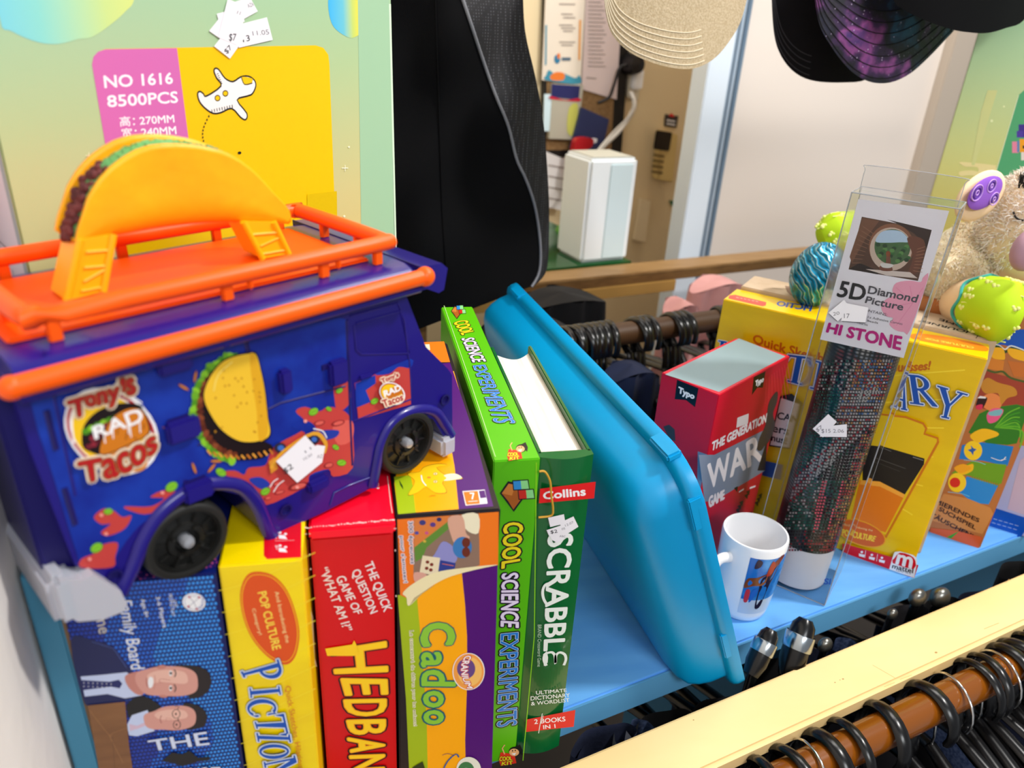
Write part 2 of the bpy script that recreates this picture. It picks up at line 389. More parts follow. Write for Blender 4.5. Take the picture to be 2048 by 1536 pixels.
def pa(f):
    f.h += 1e-4
    for i, y in enumerate((8, 28, 35, 50, 56, 62, 84, 90)): f.line([(1118+(i % 3)*4, y), (1150-(i % 2)*5, y+.5)], 1.6, GTX)
    f.poly([(1092, 150), (1098, 140), (1112, 150), (1125, 146), (1150, 156), (1158, 150), (1158, 168), (1092, 160)], ink('#3d8fa8', .7), 4)
    f.poly([(1100, 152), (1112, 144), (1128, 147), (1126, 160), (1104, 160)], ink('#e87a2c', .7), 4)
    f.line([(1160, 40), (1158, 120)], 4, ink('#e9a04a', .7)); f.line([(1092, 50), (1091, 130)], 3, ink('#3d8fa8', .7))
    f.ell(1114, 118, 6, 9, ink('#2c7aa0', .7)); f.ell(1117, 112, 3, 6, ink('#e87a2c', .7))
    f.line([(1123, 118), (1141, 118)], 5, ink('#4b647a', .7))
wallpanel('notice', 'white notice with orange and blue corner leaves pinned on the cork board', 'paper', [(1092, -50), (1172, -50), (1160, 170), (1083, 160)], PAPERA, .003, .017, pa)
def pb(f):
    for i in range(20): f.line([(1176, -20+i*8), (1212-(i*7 % 11), -19+i*8)], 1.3, GTX)
    f.line([(1172, 155), (1192, 157)], 1.5, GTX)
wallpanel('notice', 'long pinkish printed sheet pinned right of the decorated notice', 'paper', [(1173, -50), (1246, -50), (1232, 199), (1162, 178)], PAPERB, .003, .017, pb)
def glue(f):
    f.poly([(1103, 168), (1160, 172), (1157, 200), (1102, 194)], ink('#272b63', .4)); f.poly([(1102, 192), (1130, 200), (1157, 196), (1157, 203), (1102, 198)], ink('#c8213a', .4), 3)
    f.poly([(1138, 215), (1156, 210), (1148, 268), (1134, 262)], ink('#c8c860', .5), 3)
wallpanel('hang_pack', 'clear hanging bag with a dark blue and red header card', 'packet', [(1101, 166), (1162, 170), (1150, 278), (1094, 276)], mat('clear_bag', '#b9b3a2', .25), .012, .017, glue)
wallpanel('hang_pack', 'navy blister pack holding a red glue gun', 'packet', [(1160, 214), (1214, 238), (1198, 312), (1138, 296)], ink('#2b3560', .4), .01, .03)
def gun():
    mb = MB(); o = rk(0, NB-.06, 0); f = Face(mb, o, -RN, base=0)
    P = [f.p2(*p) for p in cr([(1145, 278), (1160, 273), (1178, 276), (1176, 290), (1160, 302), (1152, 322), (1146, 350), (1136, 352), (1132, 335), (1140, 300)], 4)]
    mb.prism(P, o, f.u, f.v, f.n, .02, mat('red_plastic', '#b3121f', .35)); mb.prism([f.p2(*p) for p in [(1178, 277), (1188, 276), (1187, 283), (1177, 286)]], o, f.u, f.v, f.n, .016, WHT)
    ob = mb.build('glue_gun'); recenter(ob, onn(1155, 310, NB-.06)); tag(ob, 'small red glue gun with a white tip, held in the navy pack', 'glue gun')
gun()
for i, (pts, c, lb) in enumerate([([(1085, 300), (1128, 318), (1140, 300), (1146, 330), (1120, 420), (1085, 412)], '#e8e4e2', 'crumpled white paper sheet low on the left of the pin board'), ([(1088, 188), (1103, 188), (1101, 262), (1086, 262)], '#d6ecf4', 'pale blue slip beside the clear hanging bag')]):
    wallpanel('paper_slip', lb, 'paper', pts, ink(c, .8), .003, .02+.004*i, (lambda f: [f.line([(1096, 330+k*22), (1128, 336+k*22)], 2, GTX) for k in range(4)]) if i == 0 else None)
mb = MB(); gp = onn(1138, 500, 1.45); mb.ball(gp, (.05, .04, .07), mat('leaf_green_bag', '#3e7a1e', .5), nu=14, nv=10); o = mb.build('green_bag'); recenter(o, gp); tag(o, 'small green bag lying behind the white cable on the counter', 'bag')
# cream duct with sockets, intercom, switch
t = thing('intercom', 'cream wall intercom handset with a dark square screen', 'intercom', onn(1322, 310, NB))
def wbox(pts, m, d0, d1, nm, par, r=.003):
    o = rk(0, NB-d0, 0); f = Face(MB(), o, -RN, base=0); a = [f.w(f.p2(*p), 0) for p in pts]   # bl, br, tl
    mb = MB(); mb.rbox(a[0], a[1]-a[0], a[2]-a[0], -RN*(d1-d0), m, r); return mb.build(nm, par)
IV = mat('aged_ivory', '#d8bd7c', .4)
wbox([(1302, 355), (1334, 362), (1311, 258)], IV, 0, .03, 'base_plate', t)
h = wbox([(1305, 298), (1337, 302), (1311, 260)], mat('dark_screen', '#241c18', .2), .03, .036, 'screen', t)
for k in range(4): wbox([(1306-k*1.2, 312+k*11), (1327-k*1.2, 315+k*11), (1306.6-k*1.2, 307+k*11)], mat('slot_brown', '#7d6536', .5), .03, .034, 'speaker_slot', t, .001)
t = thing('wall_socket', 'double power socket with a black plug in its upper outlet', 'socket', onn(1262, 150, NB))
wbox([(1250, 195), (1272, 200), (1256, 95)], mat('socket_white', '#e6dcc8', .4), 0, .015, 'face_plate', t)
mb = MB(); p = onn(1263, 128, NB-.03); mb.lathe([(0, .035), (.02, .03), (.026, .01), (.026, -.01)], p, -RN, mat('black_rubber', '#141214', .4), 20); mb.build('plug', t)
mb = MB(); mb.rbox(onn(1258, 178, NB-.015), RD*.03, UP*.05, -RN*.02, WHT, .004); mb.build('adaptor', t)
t = wallpanel('safety_label', 'little dark label with a red triangle above the intercom', 'label', [(1330, 228), (1356, 232), (1352, 256), (1328, 252)], ink('#3a302c', .6), .002, 0, lambda f: (f.poly([(1336, 232), (1343, 226), (1349, 234)], RED), f.line([(1333, 240), (1350, 243)], 2, WHT), f.line([(1333, 247), (1350, 250)], 2, WHT)))
wallpanel('wall_switch', 'slim cream light switch low beside the white metal box', 'switch', [(1264, 478), (1286, 482), (1297, 400), (1277, 396)], mat('switch_cream', '#ecd9b4', .4), .012, 0)
wallpanel('wall_mark', 'small green sticker on the cream wall below the intercom', 'sticker', [(1338, 402), (1352, 400), (1356, 408), (1344, 412)], ink('#1c6b3c', .6), .002, 0)
def cable(label, pts, r, m, n0, n1):
    mb = MB(); P = [tuple(onn(x, y, n0+(n1-n0)*i/(len(pts)-1))) for i, (x, y) in enumerate(pts)]
    mb.tube(cr(P, 6, False), r, m, k=8); o = mb.build('power_cable'); recenter(o, P[0]); tag(o, label, 'cable')
cable('thick white cable hanging in a loop from the socket to the counter', [(1262, 185), (1268, 215), (1240, 260), (1200, 300), (1178, 345), (1140, 420), (1118, 470), (1105, 530)], .006, mat('white_cable', '#e2dcd4', .4), NB-.04, 1.5)
cable('thin white cable hanging in front of the white metal box', [(1264, 190), (1264, 225), (1222, 270), (1180, 325), (1165, 380), (1158, 450), (1152, 510)], .0035, mat('grey_cable', '#bdb8b0', .4), NB-.04, 1.3)
cable('black cable running down from the black plug', [(1262, 130), (1240, 135), (1228, 170), (1218, 195), (1196, 206)], .004, mat('black_rubber', '#141214', .4), NB-.045, NB-.03)
# ------------------------------------------------------------------ display rack
BLUE = mat('sky_blue_paint', '#6db4f6', .5, bump=(14, .3, .002), noise=('#62a9f0', 7, (1, 6, 6), .4, .6))
BLUEF = mat('sky_blue_edge', '#5a9cc8', .5, bump=(30, .3, .001))
t = thing('display_shelf', 'light blue painted wooden shelf carrying the games and the book', 'shelf', rk(.3, .5, -.03))
mb = MB(); mb.rbox(rk(-.054, .3595, -.03), RD*1.6, RN*.30, UP*.03, BLUE, .0025); mb.rbox(rk(-.054, .3585, -.0298), RD*1.6, RN*.002, UP*.0285, BLUEF, .0005); mb.build('shelf_board', t)
for s_ in (.55, 1.25):
    mb = MB(); mb.rbox(rk(s_, .40, -.9), RD*.02, RN*.22, UP*.87, BLUEF, .002); mb.build('support', t)
mb = MB(); mb.rbox(rk(-.0655, .316, -.9), RD*.0105, RN*.34, UP*1.175, mat('teal_blue_side', '#3f7f9c', .5), .001); mb.build('side_panel', t)
# front yellow beam
BEAM = mat('butter_yellow_paint', '#f4d59a', .42, noise=('#ecc784', 5, (1, 3, 3), .3, .8), bump=(8, .15, .002))
zb = 0.0
def beamart(mb):
    f = Face(mb, rk(0, .3, zb), UP, base=2e-5); g = ink('#a5804a', .6)
    for x, y, r in [(1686, 1358, 2.2), (1670, 1365, 1.6), (1872, 1305, 3), (1387, 1440, 1.6), (1680, 1360, 1.2), (2018, 1160, 2)]: f.ell(x, y, r, r*.6, g)
    for p in [((1800, 1359), (1824, 1350)), ((1768, 1374), (1790, 1365)), ((1968, 1258), (1998, 1246)), ((1745, 1330), (1790, 1356))]: f.line(p, .8, g)
mb = MB(); mb.rbox(rk(-.0, .268, zb-.018), RD*1.7, RN*.049, UP*.018, BEAM, .0035, 3); beamart(mb)
t = thing('yellow_beam', 'butter yellow painted wooden beam running along the front of the rack', 'beam', rk(.6, .29, -.018)); mb.build('beam', t)
for s_ in (0.0, 1.66):
    mb = MB(); mb.rbox(rk(s_, .27, -.9), RD*.035, RN*.045, UP*.882, BEAM, .002); mb.build('post', t)
# ------------------------------------------------------------------ hanging rods and hangers
RODM = mat('brown_lacquered_tube', '#7a420a', .22, coat=.5); GBL = mat('black_gloss_plastic', '#08080a', .26); CHR = mat('chrome', '#d8d8d8', .15, 1)
def rod(label, n, z, r, s0, s1, m):
    mb = MB(); mb.tube([rk(s0, n, z), rk(s1, n, z)], r, m, k=24); o = mb.build('hanging_rod'); recenter(o, rk((s0+s1)/2, n, z)); tag(o, label, 'rod')
RF = (.245, onn(1878, 1405, .245).z)
rod('shiny brown hanging rod under the yellow beam', RF[0], RF[1], .0145, .02, 1.66, RODM)
RB = (.765, onn(1330, 655, .765).z)
rod('brown hanging rod behind the red card game box', RB[0], RB[1], .0155, .462, 1.9, mat('brown_dull_tube', '#4a3018', .5))
def hanger(kind, cloth=None, wd=.19):
    """local: rod centre is the origin, hook circles it in the Y-Z plane; arms run along Y"""
    P = []; rr = {'chunky': .026, 'thin': .027, 'wire': .026}[kind]; t_ = {'chunky': .0036, 'thin': .0026, 'wire': .0013}[kind]; m = CHR if kind == 'wire' else GBL
    off = -.009
    for i in range(19):
        a = R_(200-i*15.5); P.append((0, math.cos(a)*rr, math.sin(a)*rr+off))
    P += [(0, .003, -.042), (0, 0, -.052), (0, 0, -.066)]
    hk = MB(); hk.tube(P, t_, m, k=8, flat=1.0 if kind == 'wire' else 1.9, upv=V3((1, 0, 0)))
    bd = MB(); m2 = GBL
    for sg in (-1, 1):
        bd.tube(cr([(0, 0, -.064), (0, sg*.05, -.074), (0, sg*.12, -.094), (0, sg*wd, -.122)], 4, False), .0045, m2, k=8, flat=1.5, upv=V3((1, 0, 0)))
    if kind != 'thin': bd.tube([(0, -wd, -.122), (0, wd, -.122)], .0035, m2, k=8)
    else: bd.tube([(0, -wd*.75, -.107), (0, wd*.75, -.107)], .003, m2, k=8)
    return hk, bd
def garment_mb(m, wd, drop, seed, th=.014, z0=-.066):
    rnd = random.Random(seed); ph = [rnd.uniform(0, 6) for _ in range(6)]; mb = MB()
    def f(u, v):
        a = 2*math.pi*u; c, s_ = math.cos(a), math.sin(a); t_ = v
        yy = c*wd*(1+.05*math.sin(5*t_+ph[0])) ; sh = -abs(c)**1.4*.055*(1-t_)
        zz = z0+sh-drop*t_
        xx = s_*th*(.5+min(t_*3, 1)*.6)+math.sin(c*7+ph[1]+t_*2)*.005*min(1, t_*4)+math.sin(c*13+ph[2])*.002
        return V3((xx, yy, zz))
    mb.grid(f, 40, 14, m, True, True)
    return mb
protos = {}
def hang(kind, s, n, z, ry, cm, label, group, seed, drop=.5, wd=.17, hw=.19, hl=None, tilt=0):
    key = (kind, cm, seed % 3, wd)
    if key not in protos:
        hk, bd = hanger(kind, None, hw); e = bpy.data.objects.new('clothes_hanger', None); e.empty_display_size = .02
        ch = [hk.build('hook', None), bd.build('arms', None)]
        gm = garment_mb(CLOTH[cm], wd, drop, seed).build('garment', None)
        for o in ch+[gm]: C.objects.unlink(o)
        protos[key] = (e, ch, gm)
    e, ch, gm = protos[key]
    r = e.copy(); C.objects.link(r); r.location = rk(s, n, z); r.rotation_euler = (0, R_(tilt), RY+R_(ry)); r['label'] = hl or label; r['category'] = 'hanger'; r['group'] = group
    for c in ch: q = c.copy(); C.objects.link(q); q.parent = r
    q = gm.copy(); C.objects.link(q); q.location = r.location; q.rotation_euler = r.rotation_euler
    return r, q
CLOTH = {'black': mat('black_cloth', '#100f13', .9), 'navy': mat('navy_cloth', '#1c2440', .9, bump=(200, .3, .001)), 'charcoal': mat('charcoal_cloth', '#26242a', .9),
         'denim': mat('denim_cloth', '#33456e', .9, noise=('#55668f', 300, (1, 1, 1), .4, .6)), 'pink': mat('pink_cloth', '#e0a8a4', .85, noise=('#c98f8e', 14, (1, 1, 1), .3, .7)), 'maroon': mat('maroon_cloth', '#43131c', .9)}
fs = [.33, .372, .40, .418, .437, .462, .505, .562, .592, .627, .643, .66, .676, .693, .712, .735, .76, .79, .815]
kinds = ['thin', 'thin', 'thin', 'wire', 'chunky', 'thin', 'chunky', 'chunky', 'wire', 'thin', 'thin', 'wire', 'chunky', 'chunky', 'thin', 'chunky', 'thin', 'wire', 'chunky']
cols = ['navy', 'black', 'charcoal', 'black', 'navy', 'black', 'black', 'charcoal', 'black', 'denim', 'black', 'charcoal', 'black', 'navy', 'black', 'charcoal', 'denim', 'black', 'navy']
words = {'thin': 'thin glossy black hanger', 'wire': 'chrome wire-hooked hanger', 'chunky': 'thick flat black hanger'}
ORD = 'first second third fourth fifth sixth seventh eighth ninth tenth eleventh twelfth thirteenth fourteenth fifteenth sixteenth seventeenth eighteenth nineteenth'.split()
for i, (s_, k, c) in enumerate(zip(fs, kinds, cols)):
    wh = 'leftmost' if i == 0 else 'rightmost' if i == len(fs)-1 else ORD[i]+' from the left'
    r, q = hang(k, s_, RF[0], RF[1], random.uniform(-14, 10), c, '', 'hangers on the rod under the yellow beam', i, hl='%s on the rod under the yellow beam, %s' % (words[k], wh))
    tag(q, '%s garment under the yellow beam on the %s hanger from the left' % (c, ORD[i]), 'garment', 'garments on the front rod')

bs = [.478, .488, .497, .506, .516, .525, .535, .546, .590, .600, .610, .650, .662, .672, .735, .748, .80, .86]
for i, s_ in enumerate(bs):
    c = ['black', 'charcoal', 'navy'][i % 3]; k = ['chunky', 'thin', 'chunky'][i % 3]
    if s_ > .63: c = 'pink' if i % 3 != 1 else 'black'
    hl = 'black hanger packed tightly on the rear rod beside the teal container' if s_ < .55 else 'black hanger in the middle cluster on the rear rod' if s_ < .7 else 'black hanger on the rear rod close to the upright yellow game box'
    r, q = hang(k, s_, RB[0], RB[1], random.uniform(-14, 12), c, '', 'hangers on the rear rod', i, wd=.085, hw=.085, hl=hl)
    tag(q, '%s garment hanging on the rear rod behind the shelf' % c, 'garment', '%s garments on the rear rod' % c)
def bulk(label, cm, px0, px1, py, n0, th, drop, grp=None, seed=1):
    a, b = rkc(onn(px0, py, n0)), rkc(onn(px1, py, n0)); mb = MB(); c = (a[0]+b[0])/2; w_ = (b[0]-a[0])/2; m = CLOTH[cm]
    mb.grid(lambda u, v: rk(c+math.cos(2*math.pi*u)*w_*(.8+.2*min(1, v*4)), n0+math.sin(2*math.pi*u)*th*(1+.25*math.sin(math.cos(2*math.pi*u)*9+seed)), a[2]-.02*abs(math.cos(2*math.pi*u))**2-drop*v), 48, 10, m, True, True)
    mb.grid(lambda u, v: rk(c+math.cos(2*math.pi*u)*w_*.8*v, n0+math.sin(2*math.pi*u)*th*v, a[2]-.02*abs(math.cos(2*math.pi*u))**2*v+.004*(1-v)), 48, 4, m, True, True)
    o = mb.build('garment'); recenter(o, rk(c, n0, a[2]-drop)); tag(o, label, 'garment', grp)
bulk('wide black garment bundle hanging under the timber rail, left of the white door frame', 'black', 1010, 1228, 600, 1.0, .04, .75)
bulk('pale pink ruffled garment hanging under the timber rail behind the upright yellow box', 'pink', 1372, 1500, 566, 1.02, .03, .7, seed=3)
bulk('pink garment hanging just left of the ruffled pink one', 'pink', 1325, 1400, 606, .96, .025, .6, seed=5)
bulk('black garment bundle hanging low behind the teal container', 'black', 930, 1165, 655, .80, .03, .6, seed=2)
bulk('navy garment hanging between the teal container and the red card game box', 'navy', 1190, 1330, 745, .715, .022, .45, seed=4)
# dark folded clothes in the gap between shelf and beam
gap = [(1205, 1505, .338, 'navy', .05), (1290, 1458, .338, 'denim', .022), (1256, 1480, .334, 'pale', .014), (1700, 1290, .338, 'denim', .03)]
for q_ in range(17):
    p_ = rk(.10+q_*.062, .338, -.022-.012*(q_*7 % 3)); gap.append((None, p_, .338, ['black', 'charcoal', 'black', 'navy'][q_ % 4], .060))
for i, (px, py, n_, c, w_) in enumerate(gap):
    k = rkc(onn(px, py, n_) if px else py); px = px or (600+k[0]*1500); m = mat('pale_cloth', '#b8bccb', .8) if c == 'pale' else CLOTH[c]; mb = MB(); zt = min(k[2], -.012)
    mb.grid(lambda u, v: rk(k[0]+math.cos(2*math.pi*u)*w_*.5*(1+.1*math.sin(v*5+i)), .3385+math.sin(2*math.pi*u)*(.011+.002*math.sin(u*25)), zt-.35*v-.006*abs(math.cos(2*math.pi*u))**2), 36, 8, m, True, True)
    o = mb.build('garment'); recenter(o, rk(k[0], .3385, zt-.35)); nm = {'pale': 'pale grey', 'denim': 'blue denim'}.get(c, c)
    tag(o, '%s cloth hanging between blue shelf and yellow beam, %s' % (nm, 'below the green book' if px < 1000 else 'below the teal tray' if px < 1300 else 'below the clear box' if px < 1600 else 'towards the right edge'), 'garment', '%s cloth in the rack gap' % nm)
# ================================================================== row of game boxes standing on the shelf (front faces towards the camera)
EX, EY = V3((1, 0, 0)), V3((0, 1, 0))
c3 = cpx(100, 1000, 2.865); c4 = cpx(580, 900, 2.4152); c5 = cpx(740, 560, 3.072)
def carton(x0, x1, y0, z1, dep, m, r=.0008, mtop=None, z0=0.0):
    mb = MB(); mb.rbox((x0, y0, z0), EX*(x1-x0), EY*dep, UP*(z1-z0), m, r)
    return mb, Face(mb, (x0, y0, z0), -EY, base=1e-4), Face(mb, (x0, y0, z1), UP, base=1e-4)
# ---- quiz show box
YC = .292
xl, xr = ony(150, 1320, YC).x, ony(433, 1150, YC).x-.0006
zc = ony(433, 1147, YC).z
NAVY = mat('card_navy', '#0c1a62', .35)
t = thing('board_game_box', 'dark blue quiz show family board game box with two suited men on its side', 'board game', (((xl+xr)/2), YC, 0), 'games standing in a row on the shelf')
mb, f, ft = carton(xl, xr, YC, zc, .25, NAVY)
# printed halftone: rows of little domes, paler towards the upper right as in the artwork
import itertools
dots = [ink(h, .3) for h in ('#0e3cae', '#1260d2', '#2088ea', '#56b4f8')]
h0 = f.h+2e-5
sx, sz = .00185, .0026
nx, nz = int((xr-xl)/sx), int(zc/sz)
for j in range(nz):
    for i in range(nx):
        x = xl+sx*(i+.5+(.5 if j % 2 else 0)); z = sz*(j+.5)
        if x > xr-.001: continue
        u_, w_ = (x-xl)/(xr-xl), z/zc
        b = .2+.9*u_+.35*math.sin(w_*16+1)*.4
        if u_ < .22: b -= .5
        k = 0 if b < .45 else 1 if b < .8 else 2
        p = V3((x, YC-h0, z)); q = [p+EX*(math.cos(a)*.00078)+UP*(math.sin(a)*.0010) for a in [R_(30+60*s_) for s_ in range(6)]]
        mb.add(q, [range(6)], dots[k])
        if k:
            p = p+UP*.0003+EX*.0002-EY*4e-6; q = [p+EX*(math.cos(a)*.00034)+UP*(math.sin(a)*.0004) for a in [R_(90*s_) for s_ in range(4)]]
            mb.add(q, [range(4)], dots[min(k+1, 3)])
f.h += 6e-5; f.cv(c3)
SK = ink('#d99b8e', .35); SK2 = ink('#c98478', .35); SK3 = ink('#ecb9a8', .35); HAIR = ink('#1d1418', .35); SUIT = ink('#131d52', .35); SHIRT = ink('#c9d4f2', .35)
f.poly([(118, 800), (240, 800), (360, 840), (430, 930), (470, 985), (520, 1110), (470, 1140), (300, 1165), (200, 1165)], SUIT, 3)
f.line([(240, 810), (365, 850), (440, 960)], 3, ink('#4a62b0'))
f.poly([(176, 1010), (300, 1000), (440, 985), (500, 1030), (528, 1118), (430, 1135), (330, 1110), (200, 1125)], SHIRT)
f.poly([(180, 1030), (340, 1040), (395, 1028), (415, 1050), (400, 1078), (350, 1068), (192, 1088)], ink('#1a2463'))
for k in range(14): f.ell(195+(k//2)*26, 1046+(k % 2)*20+(k//2)*1, 3, 3, WHT)
f.poly([(430, 1010), (480, 985), (520, 990), (540, 1100), (500, 1112), (450, 1070)], SK2, 4)
f.poly([(700, 955), (820, 945), (900, 975), (925, 1040), (890, 1110), (800, 1132), (780, 1040)], HAIR, 5)
f.poly([(500, 985), (560, 965), (640, 950), (760, 955), (830, 985), (848, 1040), (835, 1095), (760, 1120), (650, 1120), (560, 1112), (515, 1080), (490, 1030)], SK, 5)
f.poly([(560, 1000), (640, 972), (760, 980), (790, 1020), (770, 1050), (640, 1040), (575, 1050)], SK3, 5)
f.ell(640, 955, 26, 12, SK2, -6); f.ell(650, 1122, 24, 8, SK2, 4)
for yy in (990, 1075):
    f.ell(692, yy, 9, 16, WHT); f.ell(693, yy, 7, 8, BLK); f.line([(712, yy-22), (722, yy), (714, yy+22)], 6, HAIR, 3)
f.line([(690, 1030), (640, 1022), (626, 1034), (640, 1046)], 4, SK2, 3); f.poly([(572, 1010), (592, 1020), (590, 1062), (570, 1074), (562, 1040)], WHT, 3); f.line([(600, 1000), (604, 1040), (596, 1082)], 3, SK2, 3); f.line([(556, 1015), (554, 1040), (560, 1068)], 4, ink('#a85a58'), 3)
# second man, glasses
f.poly([(440, 1170), (520, 1120), (600, 1150), (640, 1200), (560, 1240), (470, 1260)], BLK, 3)
f.poly([(440, 1290), (470, 1230), (560, 1200), (600, 1320), (500, 1350), (455, 1345)], SHIRT); f.poly([(455, 1280), (500, 1290), (545, 1270), (560, 1285), (510, 1305), (460, 1320)], ink('#d9bcd0'))
f.poly([(760, 1170), (840, 1170), (895, 1215), (890, 1285), (830, 1310), (780, 1300)], HAIR, 5)
f.poly([(540, 1230), (600, 1205), (660, 1180), (760, 1175), (820, 1195), (838, 1240), (820, 1290), (740, 1315), (650, 1312), (590, 1310), (550, 1290)], SK, 5)
f.poly([(600, 1225), (660, 1200), (760, 1200), (790, 1230), (760, 1250), (640, 1255)], SK3, 5)
f.ring(724, 1222, 22, 25, 4, BLK); f.ring(728, 1284, 20, 24, 4, BLK); f.line([(735, 1246), (736, 1262)], 4, BLK); f.line([(730, 1198), (740, 1180), (715, 1176)], 4, BLK)
f.ell(722, 1222, 5, 6, BLK); f.ell(726, 1283, 5, 6, BLK); f.line([(640, 1230), (632, 1252), (640, 1275)], 4, ink('#a85a58'), 3); f.line([(700, 1250), (668, 1246), (668, 1262)], 3, SK2, 3)
WW = ink('#e9ecf6', .35)
f.text('Family Board', [(372, 575), (440, 968), (545, 962), (468, 572)], WW, bold=1.0)
f.text('Game', [(240, 560), (283, 765), (352, 752), (312, 545)], ink('#c9bfb4', .35), bold=1.0)
f.text('3-6 Players', [(600, 553), (640, 730), (674, 722), (630, 548)], WW, bold=.5)
f.text('Age: 8+', [(514, 568), (538, 672), (570, 666), (545, 560)], WW, bold=.5)
f.text('GAMES', [(706, 566), (716, 610), (734, 608), (722, 564)], WW); f.text('PEOPLE PLAY', [(680, 536), (700, 662), (720, 660), (700, 533)], WW)
f.ell(826, 581, 66, 52, WHT, 8); f.ring(826, 581, 54, 43, 2, ink('#3b4fa0'), 8)
f.text('CREATIVE', [(845, 628), (880, 600), (888, 540), (868, 535), (866, 590), (838, 612)], ink('#3b4fa0'))
dk = ink('#2a2a66')
for p in [(800, 552), (856, 553), (842, 620), (795, 605)]: f.line([(826, 582), p], 2.2, dk); f.ell(*p, 7, 6, ink('#c8324a'))
f.line([(795, 605), (815, 622), (842, 620)], 2, dk, 4); f.line([(800, 552), (822, 548), (856, 553)], 2, dk, 4)
f.poly([(218, 1172), (432, 1150), (455, 1400), (492, 1640), (300, 1640)], mat('packing_tape', '#7d5230', .3, alpha=.93, noise=('#93643c', 30, (1, 1, 4), .3, .7)))
f.line([(230, 1200), (340, 1340), (360, 1330), (440, 1300)], 2.2, ink('#b07a4a'), 4); f.line([(340, 1340), (420, 1500)], 2.2, ink('#b07a4a')); f.line([(360, 1350), (380, 1640)], 2, ink('#5b3a24'))
WS = ink('#d6def4', .25)
f.text('THE', [(580, 1432), (915, 1395), (897, 1322), (562, 1374)], WS, bold=2.0, out=[(ink('#27306e'), 7)])
f.poly([(640, 1490), (700, 1440), (760, 1450), (800, 1430), (850, 1470), (915, 1465), (915, 1485), (850, 1492), (760, 1520), (700, 1500)], BLK)
f.text('CHASE', [(560, 1660), (1010, 1640), (975, 1522), (575, 1540)], WS, bold=2.0, out=[(ink('#27306e'), 7)])
# purple foil pattern on its top
ft.cv(c3)
for k in range(60):
    ft.ell(470+(k % 20)*25+(k//20 % 2)*10, 462-(k//20)*18-(k % 20)*4.4, 8, 6, ink(['#7a2f7c', '#3a1c55', '#b04a84'][k % 3]))
mb.build('carton', t)
mb = MB(); mb.rbox((xl-.0022, YC+.001, 0), EX*.0018, EY*.24, UP*(zc-.004), mat('card_liner', '#8a6a4c', .8), .0004); mb.build('card_liner', t)
# ---- yellow drawing game
YP = .295; xl, xr = xr+.0012, ony(604, 1118, YP).x; zp = ony(600, 1119, YP).z
CY = mat('card_yellow', '#f6d200', .28, noise=('#ffe000', 8, (1, 1, 5), .35, .65))
t = thing('board_game_box', 'yellow drawing game box with blue serif title, beside the dark blue quiz box', 'board game', ((xl+xr)/2, YP, 0), 'games standing in a row on the shelf')
mb, f, ft = carton(xl, xr, YP, zp, .25, CY); f.cv(c3); ft.cv(c3)
for k in range(9): f.line([(960, 520+k*130), (1140, 470+k*130), (1520, 300+k*130)], 5, ink('#ffe634'), 4)
OR = ink('#e2500c'); OY = ink('#ffc400')
def tilt_oval(g, s_):
    return [(1262+(x-1262)*s_, 672+(y-672)*s_) for x, y in cr([(1200, 410), (1290, 440), (1370, 540), (1425, 720), (1420, 850), (1385, 925), (1330, 940), (1240, 890), (1150, 780), (1100, 640), (1092, 520), (1130, 430)], 5)]
f.poly(tilt_oval(f, 1.0), OR); f.line(tilt_oval(f, .94), 5, OY, closed=True)
CRM = ink('#f6e29a')
f.text('And Introducing the', [(1280, 527), (1345, 820), (1375, 812), (1310, 520)], CRM)
f.text('POP CULTURE', [(1190, 530), (1276, 860), (1324, 848), (1238, 520)], ink('#ffe04a'), bold=1.4)
f.text('Category!', [(1152, 625), (1192, 776), (1216, 768), (1176, 618)], CRM)
BL = ink('#0a50b4'); WB = ink('#e8eef4'); BD = ink('#143a6a')
def serif(f, ch, q, r=7): f.shape(SERIF[ch], q, BL, out=[(BD, r*1.35), (WB, r)])
serif(f, 'P', [(1092, 978), (1122, 1036), (1345, 1010), (1310, 905)])
serif(f, 'I', [(1142, 1070), (1150, 1128), (1326, 1108), (1316, 1058)])
serif(f, 'C', [(1112, 1140), (1150, 1240), (1308, 1218), (1286, 1120)])
serif(f, 'T', [(1168, 1245), (1188, 1312), (1372, 1342), (1342, 1210)])
serif(f, 'I', [(1182, 1320), (1192, 1372), (1384, 1376), (1376, 1330)])
serif(f, 'O', [(1190, 1382), (1212, 1470), (1376, 1458), (1368, 1378)])
serif(f, 'N', [(1225, 1480), (1245, 1580), (1440, 1562), (1405, 1440)])
serif(f, 'A', [(1245, 1590), (1262, 1680), (1440, 1670), (1425, 1580)])
f.text('Quick Sketches, Hilarious Guesses!', [(1342, 1050), (1450, 1690), (1486, 1680), (1380, 1040)], ink('#d2601a'))
ft.poly([(1225, 180), (1225, 320), (1245, 340), (1440, 330), (1440, 60), (1225, 80)], RED)
for y0, w_ in ((105, 0), (200, 1), (275, 0)):
    ft.ell(1318, y0-12, 9, 6, WHT); ft.ell(1350, y0-4, 9, 6, WHT); ft.poly([(1310, y0), (1345, y0+4), (1360, y0+26), (1312, y0+22)], WHT)
ft.line([(1290, 150), (1400, 146)], 2, WHT); ft.line([(1290, 236), (1400, 232)], 2, WHT)
ft.text('2 Teams', [(1290, 168), (1290, 222), (1306, 222), (1306, 168)], WHT); ft.text('8+', [(1290, 262), (1292, 286), (1308, 286), (1306, 262)], WHT)
mb.build('carton', t)
